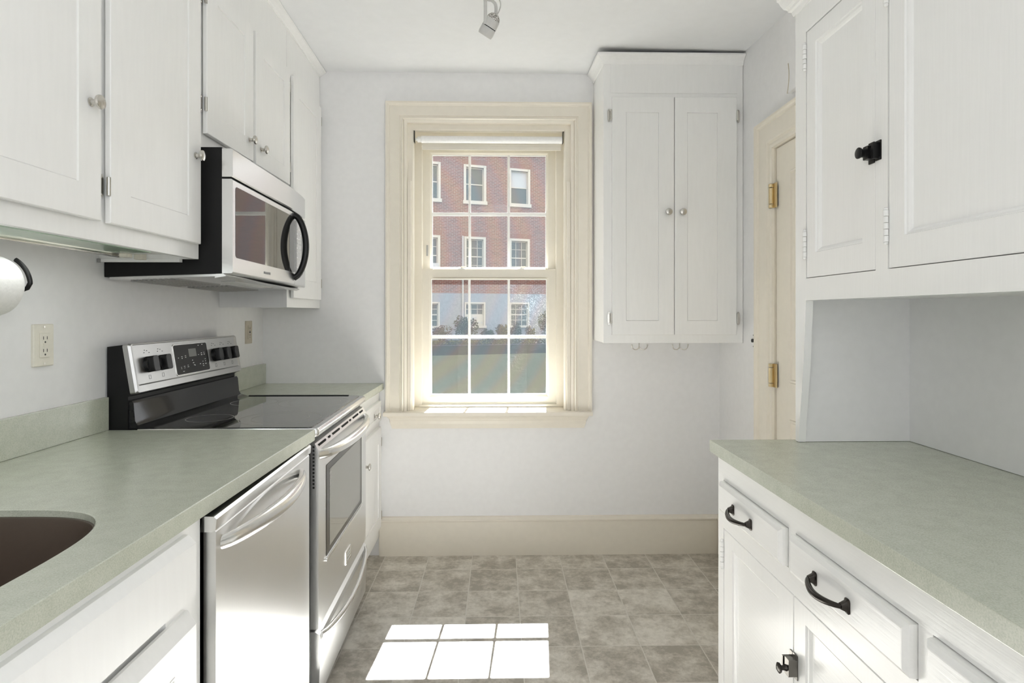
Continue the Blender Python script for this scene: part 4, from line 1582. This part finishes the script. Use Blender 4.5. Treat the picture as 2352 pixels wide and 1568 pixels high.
# ------------------------------------------------------------------ track light head on the ceiling
tl = thing('track_light', 'small grey track spotlight hanging from the ceiling', 'spotlight', (-0.04, 2.28, 2.58))
m = M().box(-0.012, 0.020, 1.2, 2.36, 2.535, 2.575, 0.002)
m.skew(lambda v: (v.x - 0.03, v.y, v.z + 0.0)).build('track', WHITE, tl)
LIGHTG = plain('warm_grey_enamel', (0.55, 0.545, 0.53), 0.4)
ax = Vector((-0.50, 0.34, -0.78)).normalized()
cc = Vector((-0.024, 2.28, 2.416))
m = M()
m.lathe(cc, ax, [(0, 0.0270), (0.001, 0.0280), (0.030, 0.0288), (0.030, 0.025)], 48)
m.build('housing', LIGHTG, tl, True)
m = M().lathe(cc + ax * 0.0325, ax, [(0, 0.0245), (0.0005, 0.0288), (0.022, 0.0298), (0.032, 0.0282), (0.034, 0.0262), (0.026, 0.022), (0.004, 0.018)], 48)
m.build('snoot', LIGHTG, tl, True)
M().lathe(cc + ax * 0.0298, ax, [(0.0002, 0.0280), (0.0029, 0.0280)], 48).build('seam_ring', DARK, tl, True)
m = M()
m.lathe(cc + ax * 0.004, -ax, [(0, 0.0262), (0.008, 0.0258), (0.016, 0.0222), (0.022, 0.0165), (0.026, 0.009), (0.0275, 0.003)], 40)
m.build('bulb', BULB, tl, True, label='speckled metallic back of the bulb')


def smooth_path(p, n=8):
    out = []
    q = [Vector(p[0])] + [Vector(a) for a in p] + [Vector(p[-1])]
    for i in range(1, len(q) - 2):
        for k in range(n):
            t = k / n
            a, b, c, d = q[i - 1], q[i], q[i + 1], q[i + 2]
            out.append(0.5 * ((2 * b) + (c - a) * t + (2 * a - 5 * b + 4 * c - d) * t * t + (3 * b - a - 3 * c + d) * t ** 3))
    out.append(q[-2])
    return out


m = M().tube(smooth_path([(-0.056, 2.268, 2.392), (-0.0535, 2.264, 2.41), (-0.0535, 2.264, 2.47), (-0.0535, 2.266, 2.536)]), 0.0066, 12, flat=(1.0, 0.3), up=(0, 1, 0))
m.tube(smooth_path([(-0.014, 2.285, 2.436), (-0.013, 2.285, 2.462), (-0.017, 2.285, 2.480), (-0.030, 2.285, 2.492), (-0.046, 2.285, 2.498), (-0.052, 2.285, 2.536)]), 0.0062, 12, flat=(1.0, 0.3), up=(0, 1, 0))
m.build('yoke', LIGHTG, tl, True)
m = M().tube(smooth_path([(-0.010, 2.282, 2.434), (0.000, 2.28, 2.452), (0.005, 2.28, 2.474), (0.0, 2.28, 2.492), (-0.010, 2.28, 2.506), (-0.02, 2.28, 2.537)]), 0.0024, 10, up=(0, 1, 0))
m.build('cord', LIGHTG, tl, True)
M().cyl((-0.038, 2.28, 2.502), (-0.038, 2.28, 2.536), 0.016, 24, 0.002).build('adapter', GREY, tl, True)

# ------------------------------------------------------------------ outdoors
m = M()


def ground_z(y):
    if y < 4:
        return -0.75
    if y < 19:
        return -0.75 + 0.048 * (y - 4)
    return -0.03 + 0.006 * (y - 19)


g = []
xs = [-40, -20, -10, -6, -3, 0, 3, 6, 10, 20, 40]
yl = [3.46, 4, 8, 12, 16, 19, 22, 25.5]
for x in xs:
    g.append([m.bm.verts.new((x, y + 0.30 * x if y > 18 else y, ground_z(y))) for y in yl])
for i in range(len(xs) - 1):
    for j in range(len(yl) - 1):
        m.bm.faces.new((g[i][j], g[i + 1][j], g[i + 1][j + 1], g[i][j + 1]))
lawn = tag(m.build('lawn', GRASS), 'mown green lawn outside the window', 'lawn', None, 'structure')
A = math.radians(18)
WO = Vector((-1, 27, 0))
DX, DN = Vector((math.cos(A), math.sin(A), 0)), Vector((-math.sin(A), math.cos(A), 0))


def to_world(m):
    for v in m.bm.verts:
        v.co = WO + DX * v.co.x + DN * v.co.y + Vector((0, 0, v.co.z))
    return m


m = M()
n = 60
a_, b_2, c_ = [], [], []
for i in range(n + 1):
    s = -14 + 30 * i / n
    w = 0.12 * math.sin(i * 1.7) + 0.05 * math.sin(i * 3.1)
    a_.append(m.bm.verts.new((s, -2.9 + w, 0.005)))
    b_2.append(m.bm.verts.new((s, -1.2, 0.05)))
    c_.append(m.bm.verts.new((s, 0.2, 0.10)))
for i in range(n):
    m.bm.faces.new((a_[i], a_[i + 1], b_2[i + 1], b_2[i]))
    m.bm.faces.new((b_2[i], b_2[i + 1], c_[i + 1], c_[i]))
tag(to_world(m).build('mulch_bed', MULCH), 'brown mulch bed along the foot of the brick building', 'mulch bed', None, 'structure')

bl = bpy.data.objects.new('brick_building', None)
COL.objects.link(bl)
bl.location = WO
bl.rotation_euler = (0, 0, A)
tag(bl, 'red brick building with pale window surrounds across the lawn', 'building')
WORLD[bl.name] = Vector((0, 0, 0))
# windows (centre s, z0, z1, width)
wins = []
for sc in (-4.38, -2.24, -0.12, 2.04, 4.18, 6.3):
    wins.append((sc, 6.42, 7.95, 0.88, 'up'))
    wins.append((sc, 3.10, 4.68, 0.84, 'mid'))
    wins.append((sc, 0.74, 1.74, 0.88, 'low'))
FZ = 2.21


def wall_with_holes(z0, z1, holes, s0=-16, s1=18, th=0.3):
    mm = M()
    us = sorted({s0, s1} | {h[0] for h in holes} | {h[1] for h in holes})
    for a, b in zip(us, us[1:]):
        hs = [h for h in holes if h[0] <= a + 1e-6 and h[1] >= b - 1e-6]
        cuts = sorted((h[2], h[3]) for h in hs)
        z = z0
        for c0, c1 in cuts:
            if c0 > z:
                mm.box(a, b, 0, th, z, c0)
            z = max(z, c1)
        if z < z1:
            mm.box(a, b, 0, th, z, z1)
    return mm


hu_ = [(s - w / 2, s + w / 2, z0, z1) for s, z0, z1, w, k in wins if k != 'low']
hl_ = [(s - w / 2, s + w / 2, z0, z1) for s, z0, z1, w, k in wins if k == 'low']
wall_with_holes(FZ, 8.9, hu_).build('brick_wall', BRICK, bl)
wall_with_holes(-0.6, FZ, hl_).build('foundation', FOUND, bl, label='pale painted foundation band')
M().box(-16, 18, -0.35, 6, 8.9, 9.2).build('roof_eave', STONE, bl)
M().box(-16, 18, 0.3, 0.32, -0.6, 8.9).build('inner_wall', FARGLASS, bl)
for i, (s, z0, z1, w, k) in enumerate(wins):
    m = M()
    t = 0.11 if k != 'low' else 0.07
    for (a, b2, c, d_) in ((s - w / 2 - t + .02, s - w / 2 + .02, z0, z1 + t), (s + w / 2 - .02, s + w / 2 + t - .02, z0, z1 + t), (s - w / 2, s + w / 2, z1 - .0, z1 + t)):
        m.box(a, b2, -0.03, 0.12, c, d_)
    m.box(s - w / 2 - t - 0.02, s + w / 2 + t + 0.02, -0.09, 0.14, z0 - (0.16 if k == 'up' else 0.10), z0)
    wo = m.build('window', STONE, bl)
    if k != 'low':
        sc_ = M()
        rows = []
        for q in range(13):
            x = s - w / 2 - 0.10 + q * (w + 0.2) / 12
            lean = (q - 6) * 0.008
            sc_.rings([[Vector((x - 0.032, yy, z1 + 0.11)), Vector((x + 0.032, yy, z1 + 0.11)), Vector((x + 0.036 + lean, yy, z1 + 0.34)), Vector((x - 0.036 + lean, yy, z1 + 0.34))] for yy in (-0.004, 0.01)])
        sc_.build('brick_arch', ARCH, bl)
    m = M()
    zm = (z0 + z1) / 2
    m.box(s - w / 2, s + w / 2, 0.10, 0.14, zm - 0.025, zm + 0.025)
    m.box(s - w / 2, s - w / 2 + 0.05, 0.10, 0.14, z0, z1)
    m.box(s + w / 2 - 0.05, s + w / 2, 0.10, 0.14, z0, z1)
    m.box(s - w / 2, s + w / 2, 0.10, 0.14, z1 - 0.05, z1)
    if k != 'up':
        for q in (-1, 1):
            m.box(s + q * w / 6 - 0.012, s + q * w / 6 + 0.012, 0.115, 0.135, z0, z1)
        for zz in ((z0 + zm) / 2, (zm + z1) / 2):
            m.box(s - w / 2, s + w / 2, 0.115, 0.135, zz - 0.012, zz + 0.012)
    m.build('sash_bars', STONE, wo)
    M().box(s - w / 2, s + w / 2, 0.14, 0.16, z0, z1).build('pane', FARGLASS, wo)
    if abs(s - 2.04) < 0.1 and k == 'up':
        M().box(s - w / 2 + 0.05, s + w / 2 - 0.05, 0.128, 0.139, zm, z1).build('blind', BLINDS, wo, label='white blind covering the upper half')
    if abs(s + 0.12) < 0.1 and k == 'low':
        bd_ = M().box(s - w / 2 + 0.03, s + w / 2 - 0.02, 0.06, 0.135, z0 - 0.12, z0 + 0.50).build('vent_panel', STONE, wo, label='pale panel with round vent holes')
        h_ = M()
        for q in range(6):
            for r2 in range(2):
                if (q, r2) in ((4, 0), (5, 0)):
                    continue
                h_.cyl((s - 0.36 + q * 0.14, 0.061, z0 + 0.36 - r2 * 0.22), (s - 0.36 + q * 0.14, 0.05, z0 + 0.36 - r2 * 0.22), 0.05, 14)
        h_.build('vent_hole', GREY, wo)
    if abs(s + 2.24) < 0.1 and k == 'mid':
        M().box(s + 0.05, s + 0.40, -0.28, 0.1, z0 + 0.02, z0 + 0.42, 0.02).build('air_conditioner', BLINDS, wo, label='white window air conditioner')
M().cyl((-0.70, -0.06, -0.2), (-0.70, -0.06, 4.8), 0.04, 10).build('downspout', GREY, bl)


# shrubs: clumps of small leaves on twigs
def shrub(label, s, y, r, h, mat, n=900, seed=1):
    rnd = random.Random(seed)
    base = WO + DX * s + DN * y
    base.z = 0.03
    t = thing('shrub', label, 'shrub', tuple(base), group='shrubs along the building')
    m = M()
    for k in range(7):
        a = rnd.uniform(0, 6.28)
        p1 = base + Vector((math.cos(a) * r * 0.5, math.sin(a) * r * 0.5, h * 0.7))
        m.tube([tuple(base + Vector((0, 0, -0.1))), tuple((base + p1) / 2 + Vector((0.02, 0, 0))), tuple(p1)], [0.02, 0.014, 0.006], 6)
    m.build('stem', MULCH, t)
    m = M()
    lobes = [(rnd.uniform(-.45, .45) * r, rnd.uniform(-.4, .4) * r, rnd.uniform(.35, .75) * h, rnd.uniform(.4, .62)) for _ in range(9)]
    for k in range(n):
        lx, ly, lz, lr = lobes[k % 9]
        while True:
            d = Vector((rnd.uniform(-1, 1), rnd.uniform(-1, 1), rnd.uniform(-1, 1)))
            if 0.45 < d.length < 1:
                break
        c = base + Vector((lx + d.x * lr * r, ly + d.y * lr * r, max(lz + d.z * lr * h * 0.55, 0.02)))
        sz = rnd.uniform(0.03, 0.065)
        u = Vector((rnd.uniform(-1, 1), rnd.uniform(-1, 1), rnd.uniform(-.6, .6))).normalized()
        w = u.cross(Vector((rnd.uniform(-1, 1), rnd.uniform(-1, 1), 1))).normalized()
        vs = [m.bm.verts.new(c + u * sz * 1.3), m.bm.verts.new(c + w * sz * .6), m.bm.verts.new(c - u * sz * 1.3), m.bm.verts.new(c - w * sz * .6)]
        m.bm.faces.new(vs)
    m.build('foliage', mat, t)


G1 = leaf_mat('leaf_dark_green', (0.035, 0.075, 0.03), (0.10, 0.16, 0.07))
G2 = leaf_mat('leaf_yellow_green', (0.17, 0.17, 0.05), (0.33, 0.28, 0.10))
G3 = leaf_mat('leaf_dusty_rose', (0.16, 0.11, 0.10), (0.26, 0.20, 0.17))
shrub('dusty rose shrub at the left foot of the brick building', -1.85, -1.0, 0.55, 0.75, G3, 700, 1)
shrub('rounded dark green shrub left of the middle basement window', -0.85, -1.2, 0.62, 1.15, G1, 1300, 2)
shrub('low green shrub below the middle basement window', 0.02, -1.5, 0.36, 0.62, G1, 800, 3)
shrub('yellow green shrub right of the middle basement window', 0.77, -1.3, 0.34, 0.82, G2, 900, 4)
shrub('dark mixed shrub between the two right basement windows', 1.42, -1.2, 0.29, 0.85, G1, 900, 5)
shrub('tall green shrub at the right edge of the window view', 2.92, -1.2, 0.58, 1.40, G1, 1500, 6)
shrub('yellow tinged shrub under the right basement window', 2.01, -1.5, 0.28, 0.72, G2, 800, 7)
m = M()
rnd = random.Random(5)
for k in range(3600):
    s = rnd.uniform(-4.5, 5.5)
    y = rnd.uniform(-2.6, -1.95)
    c = WO + DX * s + DN * y
    c.z = 0.02 + rnd.uniform(0, 0.16)
    sz = rnd.uniform(0.03, 0.06)
    u = Vector((rnd.uniform(-1, 1), rnd.uniform(-1, 1), rnd.uniform(-.3, .8))).normalized()
    w = u.cross(Vector((rnd.uniform(-1, 1), rnd.uniform(-1, 1), 1))).normalized()
    m.bm.faces.new([m.bm.verts.new(c + u * sz * 1.3), m.bm.verts.new(c + w * sz * .6), m.bm.verts.new(c - u * sz * 1.3), m.bm.verts.new(c - w * sz * .6)])
tag(m.build('ground_cover', G2), 'low green and yellow ground cover in front of the shrubs', 'ground cover', None, 'stuff')
# twig lying on the lawn
m = M().tube([(0.12, 9.6, -0.465), (0.2, 9.4, -0.42), (0.27, 9.15, -0.45), (0.30, 9.0, -0.50)], [0.012, 0.018, 0.022, 0.01], 8)
tag(m.build('fallen_branch', MULCH, None, True), 'short dark branch lying on the lawn', 'branch')
